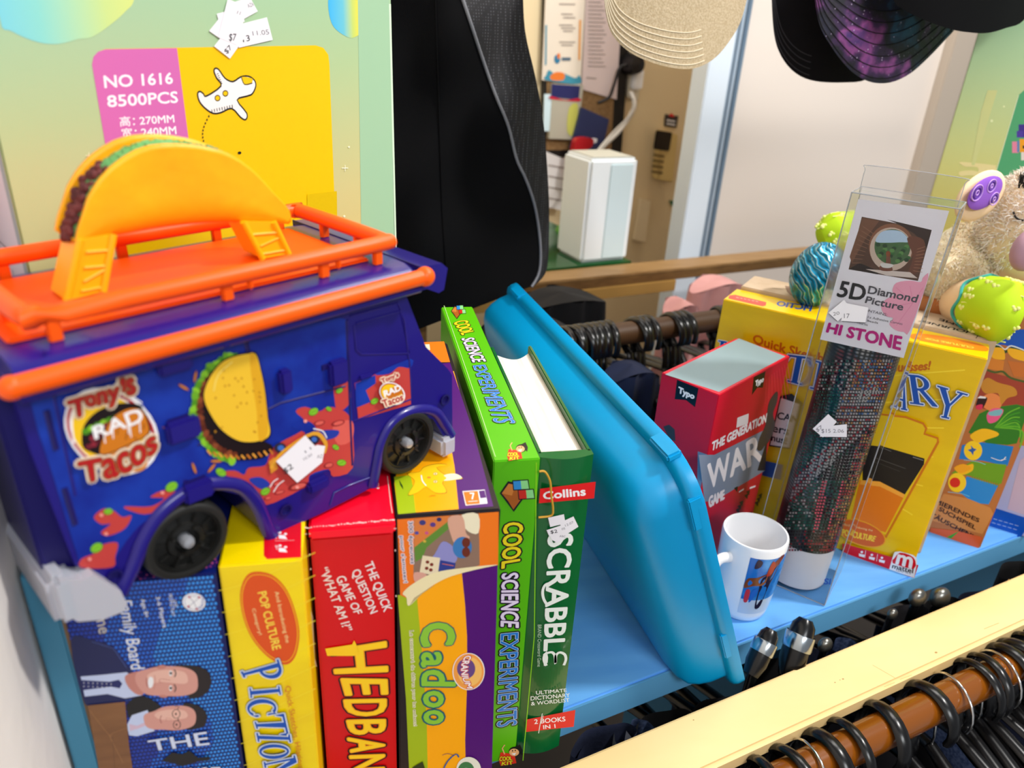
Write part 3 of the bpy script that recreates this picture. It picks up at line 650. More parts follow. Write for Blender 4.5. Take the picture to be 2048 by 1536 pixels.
# ---- red guessing game
YH = .322; xl, xr = xr+.0022, ony(790, 1050, YH).x; zh = ony(700, 1052, YH).z
CR_ = mat('card_red', '#d4020c', .25)
t = thing('board_game_box', 'worn red guessing game box with outlined yellow title', 'board game', ((xl+xr)/2, YH, 0), 'games standing in a row on the shelf')
mb, f, ft = carton(xl, xr-.001, YH, zh-.006, .25, CR_, .0012)
f.cv(c4)
WHR = ink('#f0e4e8')
f.text('THE QUICK', [(352, 556), (446, 786), (494, 766), (398, 534)], WHR, bold=1.1, shear=.1)
f.text('QUESTION', [(290, 594), (384, 798), (424, 778), (334, 568)], WHR, bold=1.1, shear=.1)
f.text('GAME OF', [(220, 620), (314, 798), (350, 784), (262, 600)], WHR, bold=1.1, shear=.1)
f.text('“WHAT AM I?”', [(140, 578), (262, 880), (302, 866), (182, 562)], WHR, bold=1.1, shear=.1)
HY = ink('#ffd21c'); HO = ink('#f09010')
def hed(ch, q): f.text(ch, q, HY, bold=3.4, out=[(BLK, 16), (ink('#3a0a10'), 11), (HO, 8)])
hed('H', [(200, 968), (218, 1078), (470, 1068), (462, 925)]); hed('E', [(248, 1104), (270, 1182), (470, 1178), (466, 1108)])
hed('D', [(262, 1206), (276, 1282), (462, 1278), (462, 1202)]); hed('B', [(276, 1304), (292, 1368), (458, 1372), (458, 1300)])
hed('A', [(280, 1388), (296, 1456), (452, 1446), (458, 1400)]); hed('N', [(290, 1474), (306, 1548), (452, 1540), (454, 1468)]); hed('Z', [(300, 1566), (314, 1630), (450, 1624), (452, 1560)])
f.poly([(170, 955), (300, 935), (310, 915), (320, 935), (330, 980), (310, 990), (180, 990)], HY)
WORN = ink('#e8c9c4', .7)
for k in range(26):
    x = 78+k*17.2; f.ell(x, 402-(k*1.1)+random.uniform(-2, 2), random.uniform(3, 9), random.uniform(1.2, 3), WORN)
for p in [(100, 570), (512, 700), (508, 480), (95, 500)]: f.ell(*p, 3, 5, WORN)
f.line([(92, 700), (100, 770), (108, 800), (118, 1000), (128, 1040)], 5, ink('#b89a8c', .8)); f.line([(86, 430), (92, 690)], 3, ink('#8c1014'))
mb.build('carton', t)
mb = MB(); mb.rbox((xl-.0004, YH-.0010, zh-.0065), EX*(xr-xl+.0006), EY*.253, UP*.0065, mat('card_red_lid', '#ff0a2c', .3), .0012)
fl = Face(mb, (xl, YH, zh), UP, base=1e-4, conv=cpx(560, 900, 5.12))
for k in range(30):
    x = 258+k*31; fl.ell(x, 800-k*2.9+random.uniform(-5, 5), random.uniform(8, 24), random.uniform(3, 8), WORN)
fl.text('“WHAT', [(948, 410), (888, 60), (964, 40), (1020, 400)], WHR, bold=1.3)
fl.line([(1100, 270), (1135, 560), (1150, 650)], 7, WORN)
mb.build('lid', t)
# ---- activity game with star
YD = .325; xl, xr = xr+.0008, ony(1001, 1030, YD).x; zd = ony(800, 1033, YD).z; DD = .232
t = thing('board_game_box', 'orange, yellow and purple activity game box with a folded page corner printed on it', 'board game', ((xl+xr)/2, YD, 0), 'games standing in a row on the shelf')
mb, f, ft = carton(xl, xr, YD, zd, DD, mat('card_black_edge', '#1c161c', .4), .0008)
AM = ink('#ffac05'); GR = ink('#a4bc18'); PU = ink('#4f0a72'); OG = ink('#f07818')
f.cv(c4)
f.poly([(518, 335), (1008, 298), (1000, 700), (985, 1200), (968, 1700), (582, 1700), (560, 1200), (535, 700)], AM)
f.poly([(520, 700), (612, 700), (640, 1000), (660, 1300), (668, 1700), (582, 1700), (560, 1200)], GR)
f.poly([(828, 575), (1003, 540), (1000, 700), (985, 1200), (970, 1700), (852, 1700), (846, 1400), (856, 1100), (855, 900), (846, 750)], PU)
f.poly([(518, 335), (1008, 298), (1005, 555), (800, 590), (660, 670), (575, 720), (532, 700)], OG)
f.poly([(600, 332), (912, 306), (916, 556), (790, 590), (640, 650), (596, 610)], ink('#8d7060'))
f.poly([(602, 332), (770, 318), (770, 345), (600, 480)], ink('#d97c3a')); f.poly([(600, 470), (775, 335), (790, 360), (660, 470), (640, 520), (606, 540)], ink('#5f8a34'))
for x, y, r, c in [(690, 360, 14, '#5a3a86'), (640, 350, 16, '#3a3a7c'), (612, 400, 10, '#4a4aa0'), (660, 400, 9, '#c8508a'), (650, 440, 8, '#d0b040'), (720, 335, 12, '#2e2f66')]: f.ell(x, y, r, r*.8, ink(c))
f.poly([(830, 312), (908, 308), (910, 400), (860, 392), (832, 350)], ink('#efe6c8'), 3)
f.poly([(762, 330), (832, 318), (850, 400), (868, 420), (846, 450), (800, 452), (780, 420)], ink('#d8a58e'), 3); f.poly([(800, 440), (806, 480), (822, 482), (818, 440)], ink('#d8a58e'), 3)
f.poly([(700, 500), (740, 440), (800, 480), (800, 540), (720, 580), (660, 560)], ink('#8d8cc8'), 4)
f.ell(832, 470, 46, 52, ink('#3a78b8'), 8); f.ell(850, 446, 20, 24, ink('#6a2a1c')); f.ell(850, 492, 20, 24, ink('#6a2a1c'))
f.poly([(640, 508), (725, 520), (712, 608), (626, 590)], ink('#e8d8b8'))
for p in [(664, 540), (684, 552), (660, 570), (680, 578)]: f.ell(*p, 9, 8, ink('#7a2a1c'))
f.poly([(725, 530), (800, 545), (792, 590), (714, 606)], ink('#2c3a8c')); f.line([(735, 548), (790, 558)], 3, OG)
f.poly([(600, 590), (660, 600), (640, 650), (604, 640)], ink('#d8a090'), 3)
PUI = ink('#3a2a66')
f.text('300 épreuves', [(566, 345), (578, 547), (602, 549), (592, 343)], PUI, bold=.5, out=[(WHR, 4.5)])
f.text("pour s'amuser!", [(526, 415), (545, 640), (568, 638), (548, 413)], PUI, bold=.5, out=[(WHR, 4.5)])
f.poly([(545, 688), (600, 640), (700, 590), (850, 566), (1003, 552), (880, 580), (760, 615), (660, 672), (576, 750), (562, 710)], ink('#efe2b4', .4), 5)
f.poly([(576, 750), (640, 690), (700, 650), (660, 672), (600, 712)], ink('#b8a878', .4))
LG = ink('#8cc63a'); DT = ink('#174f6c')
def cad(ch, q, b=5): f.text(ch, q, LG, bold=b, out=[(DT, 14), (ink('#2f7c6a'), 9)])
cad('C', [(640, 838), (636, 945), (790, 935), (790, 835)], 9); cad('a', [(638, 978), (636, 1044), (728, 1044), (728, 974)]); cad('d', [(638, 1062), (640, 1134), (796, 1136), (790, 1062)])
cad('o', [(646, 1164), (648, 1236), (738, 1238), (738, 1162)]); cad('o', [(648, 1256), (650, 1318), (738, 1318), (738, 1256)])
f.text('Le concentré de délires pour les enfants!', [(572, 870), (594, 1330), (612, 1328), (596, 868)], ink('#4a5a1c'), out=[(ink('#f4f0c8'), 3)])
f.ell(862, 1066, 76, 88, ink('#f2a04a'), 0); f.ring(862, 1066, 76, 88, 4, WHT); f.ell(868, 1066, 58, 70, ink('#f6c068')); f.ell(850, 1052, 44, 48, ink('#6a4a86')); 
f.text('CRANIUM', [(846, 990), (826, 1065), (856, 1146), (882, 1146), (858, 1065), (878, 990)], WHT, bold=1.2, out=[(ink('#d23c28'), 5)])
f.ell(862, 1540, 60, 62, ink('#e8e8d8')); f.ell(850, 1545, 40, 44, ink('#3a7a4a')); f.ell(850, 1545, 14, 14, WHT)
f.line([(730, 1560), (760, 1500), (800, 1465), (815, 1480)], 7, ink('#2a5a9a'), 4); f.line([(735, 1470), (760, 1462), (790, 1470)], 3, PUI, 3)
f.poly([(588, 1530), (640, 1500), (660, 1560)], ink('#2a3a18'))
ft.cv(c5)
ft.poly([(150, 1250), (172, 1438), (755, 1392), (515, 560), (300, 600), (160, 1200)], AM)
ft.poly([(148, 1210), (172, 1440), (282, 1430), (262, 1260), (250, 1200)], GR)
ft.poly([(545, 1410), (758, 1392), (640, 950), (492, 508), (380, 520), (470, 860), (520, 1150)], PU)
ft.poly([(290, 385), (455, 378), (492, 505), (300, 510)], OG); ft.poly([(300, 398), (365, 395), (370, 430), (320, 440)], ink('#e8e0c8'))
f.h += 0
STY = ink('#f8c818'); STO = ink('#8a5a10')
star = [(470, 1135), (410, 1150), (470, 1200), (565, 1215), (560, 1225), (450, 1240), (470, 1290), (465, 1312), (400, 1310), (345, 1275), (290, 1310), (232, 1325), (262, 1270), (270, 1230), (225, 1190), (300, 1180), (330, 1150), (400, 1130), (455, 1130)]
ft.poly(star, STO, 3); ft.poly([(350+(x-350)*.965, 1220+(y-1220)*.965) for x, y in star], STY, 3)
ft.poly([(455, 1200), (520, 1190), (566, 1215), (520, 1228), (455, 1235), (470, 1218)], ink('#f2e6c4'), 3)
ft.line([(315, 1200), (322, 1235), (345, 1265)], 7, WHT, 3); ft.line([(310, 1200), (317, 1238), (342, 1272)], 1.5, STO, 3)
for p in [(402, 1192), (402, 1240)]: ft.ell(*p, 14, 9, STO, -5); ft.ell(*p, 12, 7, ink('#f6e6a0'), -5); ft.ell(*p, 4, 4, STO)
ft.ell(362, 1215, 12, 6, ink('#e88a2c'))
for k in range(3): ft.line([(360+k*6, 1335-k*4), (385+k*4, 1328-k*2), (400+k*2, 1332-k*4)], 1.5, STO, 3)
ft.poly([(178, 1228), (200, 1265), (206, 1290), (186, 1262)], ink('#2a4a18'))
ft.poly([(568, 1300), (705, 1290), (722, 1375), (588, 1388)], WHT); ft.poly([(573, 1304), (662, 1298), (676, 1376), (592, 1384)], OG)
ft.text('7', [(622, 1350), (650, 1350), (640, 1310), (612, 1310)], WHT, bold=1); ft.poly([(668, 1298), (704, 1294), (714, 1340), (678, 1344)], PU)
ft.line([(604, 1364), (662, 1360)], 6, WHT)
mb.build('carton', t)
# ---- slim green science kit
YG = .375; xl, xr = ony(987, 930, YG).x, ony(1080, 925, YG).x; zg = ony(1040, 919, YG).z
t = thing('science_kit_box', 'slim lime green science experiments box standing beside the thick green book', 'game box', ((xl+xr)/2, YG, 0), 'games standing in a row on the shelf')
GC = mat('card_lime', '#56b804', .32)
mb, f, ft = carton(xl, xr, YG, zg, .268, GC, .0007); f.cv(c4); ft.cv(c5)
f.line([(1190, 60), (1180, 900), (1125, 1500)], 5, ink('#8ad21c'))
def kit(g, letters, q, b, o):
    """three words of the kit title set one after another along a quad"""
    pass
CB = ink('#101018')
YT = ink('#f6e21c'); YO = ink('#f29a1c'); LIL = ink('#f0e4fa'); BLU = ink('#1a78d6'); CYA = ink('#d6f4ff')
def word(g, st, q, m, o2, b=1.4, ro=11, ri=3.5): g.text(st, q, m, bold=b, out=[(CB, ro), (o2, ri)])
word(f, 'COOL', [(1034, 352), (1022, 572), (1108, 556), (1126, 350)], YT, YO, 3)
word(f, 'SCIENCE', [(1024, 598), (1018, 850), (1104, 858), (1100, 592)], LIL, ink('#b89ad6'), 2.2)
word(f, 'EXPERIMENTS', [(1018, 888), (1000, 1338), (1094, 1326), (1102, 880)], BLU, CYA, 1.4)
# rack with two test beakers
def beakers(g, X, Y, k):
    P = lambda a: [(X+x*k, Y+y*k) for x, y in a]
    g.poly(P([(-70, 0), (-35, -52), (0, -45), (30, 25), (-10, 80), (-40, 40)]), CB); g.poly(P([(-62, 0), (-32, -42), (-4, -36), (22, 24), (-12, 70), (-34, 34)]), ink('#a85a1c'))
    g.poly(P([(-62, 0), (-32, -42), (-4, -36), (-18, 10)]), ink('#c87a34'))
    for dx, dy, c in ((15, -34, '#2f8ad0'), (38, 6, '#c8281c')):
        g.poly(P([(dx-32, dy-22), (dx+38, dy-26), (dx+44, dy+18), (dx-28, dy+22)]), CB); g.poly(P([(dx-28, dy-18), (dx+34, dy-22), (dx+40, dy+14), (dx-24, dy+18)]), ink('#8ad48a'))
        g.poly(P([(dx-28, dy-18), (dx+4, dy-20), (dx+8, dy+16), (dx-24, dy+18)]), ink(c))
beakers(f, 1092, 208, 1.12)
def kid(g, X, Y, k):
    P = lambda a: [(X+x*k, Y+y*k) for x, y in a]
    g.poly(P([(-60, 30), (-50, -10), (20, 0), (30, 45), (-50, 60)]), ink('#e0341c')); g.line(P([(-30, 0), (-42, -30), (-30, -48)]), 6*k, ink('#e8b07a'))
    g.ell(X+22*k, Y-14*k, 30*k, 24*k, CB); g.poly(P([(20, -36), (48, -50), (62, -20), (58, 6), (44, -8)]), CB); g.ell(X+18*k, Y-10*k, 25*k, 19*k, ink('#e8b07a')); g.poly(P([(4, -4), (28, -8), (20, 6)]), WHT); g.ell(X+10*k, Y-18*k, 3*k, 4*k, CB); g.ell(X+24*k, Y-20*k, 3*k, 4*k, CB)
    g.text('COOL', P([(-58, 34), (8, 30), (4, 10), (-54, 12)]), YT, bold=1.2*k, out=[(CB, 3*k)]); g.text('KIT', P([(-46, 56), (14, 50), (10, 34), (-42, 38)]), YT, bold=1.2*k, out=[(CB, 3*k)])
kid(f, 1065, 1468, .95)
beakers(ft, 540, 192, .62); kid(ft, 905, 1050, 1.05)
word(ft, 'COOL', [(512, 262), (566, 340), (640, 326), (596, 246)], YT, YO, 2, 8, 3)
word(ft, 'SCIENCE', [(562, 362), (632, 508), (712, 502), (636, 356)], LIL, ink('#b89ad6'), 1.6, 8, 3)
word(ft, 'EXPERIMENTS', [(634, 530), (764, 878), (894, 884), (706, 524)], BLU, CYA, 1.2, 8, 3)
ft.line([(455, 160), (600, 580), (770, 1090)], 3, ink('#c8e8a0')); 
mb.build('carton', t)
mb = MB(); g = Face(mb, (xr+.0005, YG, 0), -EY, base=.002, conv=c4)
pts = cr([tuple(onpl(*c4(x, y), V3((xr, YG-.003, 0)), EY)) for x, y in [(1204, 104), (1232, 106), (1256, 150), (1262, 220), (1270, 280), (1262, 316), (1200, 326)]], 5, False)
mb.tube(pts, .0007, mat('tan_elastic', '#c8962c', .6), k=6); mb.build('elastic_loop', t)
# ---- thick green dictionary
YB = .377; xl, xr = xr+.0012, ony(1191, 915, YB).x; zbk = ony(1135, 918, YB).z; DB = .178; z0 = .0005
t = thing('hardcover_dictionary', 'thick dark green hardcover word game dictionary standing upright', 'book', ((xl+xr)/2, YB, 0))
GB = mat('cover_green', '#03602c', .22, coat=.3)
mb = MB(); K = 16
prof = []
for i in range(K+1):
    a = math.pi*i/K; prof.append((xl+(xr-xl)*i/K, YB+.004-math.sin(a)*.004))
prof2 = [(x, y) for x, y in prof]+[(xr, YB+.01), (xl, YB+.01)]
mb.prism([(p[0], p[1]) for p in prof2], (0, 0, z0), EX, EY, UP, zbk-z0, GB)
f = Face(mb, (xl, YB, 0), -EY, base=3e-4, conv=c4)
RB_ = ink('#e01a1c', .3)
f.poly([(1208, 186), (1476, 152), (1468, 232), (1202, 256)], RB_); f.text('Collins', [(1224, 238), (1428, 218), (1424, 178), (1222, 202)], WHT, bold=1.3, off=.01)
f.poly([(1142, 1300), (1378, 1254), (1370, 1335), (1140, 1360)], RB_)
f.text('2 BOOKS', [(1180, 1322), (1330, 1308), (1328, 1286), (1180, 1300)], WHT, bold=.7); f.text('IN 1', [(1224, 1346), (1282, 1340), (1280, 1322), (1222, 1328)], WHT, bold=.7)
SW = ink('#eef4ee')
f.text('SCRABBL', [(1248, 408), (1226, 968), (1322, 962), (1366, 402)], SW, bold=4.2)
f.poly([(1222, 985), (1240, 970), (1246, 1000), (1244, 1025), (1226, 1042), (1222, 1010)], SW); 
f.line([(1238, 1040), (1226, 1012), (1232, 985), (1262, 975), (1278, 990), (1282, 1030), (1284, 992), (1302, 976), (1326, 986), (1332, 1010), (1322, 1038)], 13, SW, 5)
f.line([(1258, 640), (1232, 650), (1220, 680), (1224, 715), (1240, 745)], 13, SW, 5)
f.text('BRAND Crossword Game', [(1196, 842), (1194, 1045), (1212, 1044), (1214, 842)], ink('#b8d4b8'))
f.text('ULTIMATE', [(1188, 1180), (1336, 1166), (1334, 1150), (1188, 1162)], SW, bold=.4); f.text('DICTIONARY', [(1162, 1208), (1352, 1190), (1350, 1172), (1162, 1188)], SW, bold=.4); f.text('& WORDLIST', [(1164, 1232), (1350, 1214), (1348, 1196), (1164, 1214)], SW, bold=.4)
f.line([(1218, 1270), (1206, 1330), (1200, 1366)], 4, ink('#dfe8df', .6)); f.line([(1222, 1280), (1218, 1300)], 3, ink('#dfe8df', .6))
mb.build('spine', t)
for nm, x0, x1, lb in (('front_cover', xl, xl+.0028, 0), ('back_cover', xr-.0028, xr, 0)):
    mb = MB(); mb.rbox((x0, YB+.008, z0), EX*(x1-x0), EY*(DB-.008), UP*(zbk-z0), GB, .0006); mb.build(nm, t)
mb = MB(); PG = mat('page_edges', '#efe6dc', .8, noise=('#dccfc2', 30, (14, .6, 1), .35, .7)); K = 20
pp = [(xl+.003, YB+.009), (xr-.003, YB+.009)]+[(xr-.003-(xr-xl-.006)*i/10, YB+DB-.004-.012*math.sin(math.pi*i/10)) for i in range(11)]
mb.prism(pp, (0, 0, z0+.004), EX, EY, UP, zbk-z0-.009, PG); mb.build('pages', t)
sticker(t, f, [([(1246, 325), (1322, 308), (1330, 352), (1256, 370)], []), ([(1300, 350), (1368, 318), (1392, 368), (1330, 408)], [('12.07', [(1330, 368), (1370, 350), (1366, 340), (1326, 358)], 0)]),
 ([(1250, 400), (1310, 378), (1345, 410), (1290, 446), (1262, 430)], [('ABC', [(1300, 418), (1330, 420), (1330, 410), (1300, 408)], 0)]), ([(1238, 384), (1322, 356), (1336, 392), (1250, 412)], [('$2', [(1258, 404), (1292, 398), (1288, 380), (1256, 386)], 1), ('05', [(1312, 384), (1328, 380), (1326, 370), (1310, 374)], 0)])])
# ================================================================== toy taco truck, parked across the tops of the games
TA = onz(378, 1151, .2665); TB = onz(812, 951, .2665)
TL = (TB-TA).normalized(); TL.z = 0; TL.normalize(); TW = V3((-TL.y, TL.x, 0)); TL = (TL+V3((0, 0, math.tan(R_(1.2))))).normalized(); TU = TL.cross(TW).normalized(); TZ = .2668
TO = V3((TA.x, TA.y, TZ))
def tt(s, w_, h): return TO+TL*s+TW*w_+TU*h
def tpx(px, py, w_=0.0):
    q = onpl(px, py, TO+TW*w_, TW)-TO; return (q.dot(TL), q.dot(TU))
PB = mat('truck_blue', '#1c1178', .3, coat=.2); PBD = mat('truck_blue_deep', '#150d5c', .4); PO = mat('truck_orange', '#fa5c04', .4, spec=.4); PY = mat('truck_yellow', '#ffb60a', .38)
TYRE = mat('tyre_black', '#1b1b1a', .55); TYR2 = mat('hub_black', '#171716', .35); GREY = mat('bumper_grey', '#b4b4be', .35, sub=.1)
t = thing('toy_taco_truck', 'blue toy food truck with orange roof rack and big taco, parked on the games', 'toy truck', TO)
WID = .098
# body shell: side outline with both wheel arches
sideout = [(30, 800), (62, 905), (150, 1130), (235, 1170), (262, 1165), (290, 1085), (325, 1030), (385, 990), (440, 980), (480, 990), (508, 1022), (524, 1060), (540, 1074), (640, 1028), (742, 976), (760, 950), (768, 890), (790, 850), (830, 832), (866, 838), (884, 868), (896, 885), (905, 868), (904, 750), (896, 738), (852, 694), (815, 598), (800, 560), (500, 640)]
SP = [tpx(*p) for p in sideout]
hroof = .1115
SP[-2] = (SP[-2][0], hroof); SP[-1] = (SP[-1][0], hroof); SP[0] = (SP[0][0], hroof)
mb = MB(); mb.prism(SP, tt(0, 0, 0), TL, TU, TW, WID, PB, mside=PB)
# raised side frame pieces: arches, door, window
def strip(pts, wd, m, hgt, smooth=4, w0=0.0):
    P = cr([tuple(tt(*((lambda q: (q[0], w0-hgt*.5, q[1]))(tpx(*p, w0))))) for p in pts], smooth, False)
    mb.tube(P, wd, m, k=8, flat=.8, upv=TW)
strip([(240, 1185), (268, 1125), (288, 1075), (325, 1020), (385, 976), (440, 966), (485, 975), (515, 1010), (532, 1052), (545, 1075)], .0034, PB, .001, 6)
strip([(744, 972), (752, 930), (762, 885), (786, 842), (828, 820), (868, 822), (890, 850), (902, 870)], .0030, PB, .001, 6)
for pts in ([(695, 640), (700, 740), (706, 842), (822, 798), (820, 740), (808, 640), (795, 606), (700, 632)], [(708, 650), (712, 700), (722, 708), (818, 706), (800, 622), (712, 646)], [(88, 700), (150, 990)]):
    strip(pts, .0005, PB, .0005, 1)
strip([(692, 640), (700, 842), (704, 930)], .0007, PBD, .0002, 1); strip([(395, 890), (560, 806), (690, 772)], .0005, PBD, .0006, 1)
strip([(660, 1010), (668, 985), (700, 970), (740, 955)], .0006, PB, .0005, 1)
# vertical clip slots on the rear quarter
for a, b in (((92, 820), (112, 898)), ((128, 975), (150, 1048)), ((480, 640), (520, 800))): strip([a, b], .0011, PBD, .0004, 1)
def knob(px, py, s_, h_, d, m=None, r=.0012):
    q = tpx(px, py); mb.rbox(tt(q[0]-s_/2, -d, q[1]-h_/2), TL*s_, TW*(d+.001), TU*h_, m or PB, r)
for x, y, s_, h_ in ((345, 726, .014, .007), (362, 856, .014, .010), (392, 978, .013, .009), (672, 742, .010, .013), (566, 760, .006, .012), (632, 966, .012, .006)): knob(x, y, s_, h_, .004)
for x, y in ((358, 838), (388, 962), (660, 730)): knob(x, y, .010, .003, .0008, PBD, .0002)
knob(730, 752, .009, .0025, .0022)
for x, y in ((228, 1150), (570, 1018), (888, 798)): 
    q = tpx(x, y); mb.lathe([(.0030, -.0), (.0034, .0012), (.0024, .0012), (.0022, -.0002), (0, -.0002)], tt(q[0], -.0003, q[1]), -TW, PBD, 16)
# cab front and nose
body = mb.build('body', t)
# ---- printed side decals
mb = MB(); f = Face(mb, tt(0, 0, 0), -TW, base=2.5e-4)
c2 = cpx(0, 560, 2.1333)
DB_ = mat('decal_blue', '#10248c', .28, noise=('#173aa8', 40, (1, 1, 1), .4, .65))
SAL = ink('#c2403c', .3); SALL = ink('#d95e54', .3); SALD = ink('#8e2428', .3); LEAF = ink('#7fbf2c', .3)
f.cv(c2)
f.poly([(118, 470), (1120, 225), (1450, 160), (1480, 170), (1492, 300), (1506, 620), (1500, 800), (1420, 840), (1405, 808), (1320, 835), (1305, 880), (1110, 968), (1060, 890), (990, 850), (900, 860), (780, 850), (780, 930), (700, 970), (590, 1050), (540, 1110), (500, 1170), (478, 1225), (345, 1228), (290, 1050), (230, 850), (160, 640)], DB_)
f.poly([(1512, 440), (1750, 335), (1752, 530), (1528, 595)], SAL); f.poly([(1514, 440), (1600, 405), (1602, 440), (1560, 470), (1580, 520), (1518, 545)], DB_, 0); f.poly([(1600, 400), (1750, 335), (1750, 375), (1700, 370), (1660, 400)], DB_, 3)
# salsa
f.poly([(345, 1190), (400, 1165), (430, 1130), (500, 1120), (490, 1180), (478, 1224), (348, 1226)], SAL, 4)
f.poly([(400, 1010), (440, 975), (480, 980), (520, 1010), (560, 1005), (530, 1060), (460, 1090), (430, 1075), (470, 1040), (430, 1040)], SAL, 5)
f.poly([(530, 965), (640, 965), (700, 930), (640, 925), (700, 895), (760, 905), (780, 925), (640, 995), (560, 985)], SAL, 4)
f.poly([(940, 820), (1000, 812), (1040, 830), (1060, 800), (1130, 790), (1150, 740), (1180, 700), (1290, 640), (1300, 600), (1260, 560), (1300, 540), (1360, 560), (1400, 540), (1470, 560), (1500, 620), (1504, 800), (1420, 838), (1400, 806), (1320, 832), (1300, 882), (1112, 966), (1070, 890), (1000, 850)], SAL, 3)
f.poly([(1425, 440), (1480, 430), (1492, 520), (1440, 560), (1425, 500)], SAL, 4); f.poly([(1420, 620), (1500, 600), (1500, 680), (1440, 700)], SALL, 4)
for x, y, rx, ry in [(1270, 880, 45, 16), (1180, 870, 20, 10), (1400, 790, 22, 12), (1260, 820, 30, 9), (1360, 610, 26, 12), (1440, 610, 30, 12), (1330, 800, 18, 8), (1140, 930, 16, 8), (1190, 905, 24, 8), (1350, 720, 20, 10)]: f.ell(x, y, rx, ry, SALD, -15); f.ell(x+2, y-1, rx*.72, ry*.66, SALL, -15)
f.poly([(1240, 625), (1310, 600), (1350, 640), (1330, 690), (1280, 680), (1300, 650)], DB_, 4); f.poly([(1060, 850), (1110, 840), (1150, 870), (1110, 890)], ink('#2238a0', .3), 4); f.poly([(1350, 645), (1440, 640), (1430, 670), (1370, 680)], ink('#2238a0', .3), 4)
for x, y, r, a in [(410, 1140, 26, 0), (460, 985, 18, 20), (730, 880, 26, 0), (1130, 900, 20, 0), (1455, 778, 18, 30), (1430, 712, 14, 60), (1335, 560, 20, 0), (1400, 548, 12, 60), (940, 818, 22, 60), (1445, 470, 14, 0), (1595, 515, 16, 0)]:
    f.ell(x, y, r*1.12, r*.78, ink('#3f7a18', .3), a-30); f.ell(x, y, r, r*.66, LEAF, a-30); f.line([(x-r*.6, y+r*.3), (x+r*.6, y-r*.3)], 2.2, ink('#4a8a1c', .3))
for x, y in [(430, 1000), (380, 1188), (1265, 882), (690, 905), (1300, 600), (450, 1080)]: f.ell(x, y, 8, 7, ink('#f29a90', .3))
for x, y, a in [(780, 455, 30), (830, 410, -80), (900, 800, -50), (825, 800, 70), (715, 630, 10), (920, 770, 0)]: f.ell(x, y, 26, 7, ink('#8a4a20', .3), a); f.ell(x, y, 22, 4.5, ink('#c87a34', .3), a)
# plain taco picture (no figure)
TO_ = ink('#1a0c10', .3)
half = [(1060, 304), (1090, 310), (1110, 380), (1128, 470), (1140, 580), (1150, 660), (1100, 690), (1020, 690), (950, 650), (900, 590), (860, 500), (880, 420), (930, 350), (990, 318)]
f.poly([(850, 300)]+[], SAL) if 0 else None
f.poly([(1000, 318), (960, 330), (900, 370), (860, 420), (830, 500), (822, 580), (840, 660), (880, 720), (960, 762), (1060, 765), (1130, 750), (1155, 700), (1000, 640), (900, 500)], TO_, 4)
for i in range(26):
    a = R_(95+i*6.6); x, y = 1020+math.cos(a)*195, 545-math.sin(a)*225; f.ell(x, y, 17+5*(i % 3), 12+4*(i % 2), ink(['#4f8f1c', '#86c42c', '#6aa824'][i % 3], .3), i*40)
for i in range(24):
    a = R_(100+i*7); x, y = 1020+math.cos(a)*172, 545-math.sin(a)*200; f.ell(x, y, 17, 12, ink(['#5a2416', '#8a4426', '#6e3018'][i % 3], .3), i*30)
for i in range(12): f.line([(880+i*24, 722+math.sin(i*.3)*22), (896+i*24, 742+math.sin(i*.3)*18)], 7, ink(['#e8a03c', '#c87428'][i % 2], .3))
f.poly(half, TO_, 4); f.poly([(1010+(x-1010)*.965, 505+(y-505)*.965) for x, y in half], ink('#f0c030', .3), 4)
f.poly([(1060, 318), (1086, 325), (1122, 470), (1138, 640), (1100, 680), (1090, 560), (1070, 430)], ink('#e2a81e', .3), 4)
for i in range(26): f.ell(910+random.uniform(0, 210), 380+random.uniform(0, 270), 4, 5, ink('#c48a1c', .3))
f.line([(905, 470), (925, 400), (985, 345)], 5, ink('#f8e070', .3), 4)
f.poly([(1140, 770), (1165, 750), (1180, 800), (1150, 822)], ink('#d88a2c', .3)); f.ell(1190, 712, 26, 22, ink('#2a2438', .3)); f.ell(1192, 712, 14, 12, ink('#3a6ac0', .3)); f.ell(1332, 676, 24, 22, ink('#2a2438', .3)); f.ell(1334, 676, 12, 11, ink('#3a6ac0', .3))
f.line([(1150, 800), (1200, 730), (1330, 650), (1382, 690), (1376, 735)], 16, ink('#e0a030', .3), 4)
for p in ([(1145, 880), (1160, 856), (1180, 842)], [(1160, 900), (1180, 870), (1205, 850)], [(1330, 630), (1370, 640), (1388, 670)]): f.line(p, 4, WHT, 4)
# round logo with lettering
RY_ = ink('#f4c41c', .3)
f.ell(470, 640, 218, 168, WHT, 35); f.ell(468, 640, 206, 158, ink('#b01c24', .3), 35); f.ell(467, 640, 190, 146, WHT, 35); f.ell(466, 640, 184, 141, RY_, 35); f.ell(500, 700, 150, 80, ink('#d88a3c', .3), 40)
f.line([(320, 520), (300, 600), (310, 690)], 8, WHT, 4); f.line([(540, 480), (600, 520)], 6, WHT)
tac = [(420, 745), (430, 660), (470, 580), (540, 538), (600, 545), (628, 600), (630, 650), (560, 690)]
f.poly([(345, 700), (350, 620), (400, 560), (480, 525), (560, 520), (600, 545), (480, 600), (440, 730), (380, 728)], TO_, 4)
for i in range(9): f.ell(360+i*26, 640-abs(i*13)+i*i*.3, 18, 14, ink(['#4f8f1c', '#86c42c'][i % 2], .3))
for i in range(12): f.ell(372+(i % 4)*18+i*4, 705-(i//4)*36-(i % 4)*10, 14, 12, ink(['#6e1c2c', '#8a2434', '#541420'][i % 3], .3))
f.poly(tac, TO_, 4); f.poly([(530+(x-530)*.94, 640+(y-640)*.94) for x, y in tac], ink('#d07818', .3), 4)
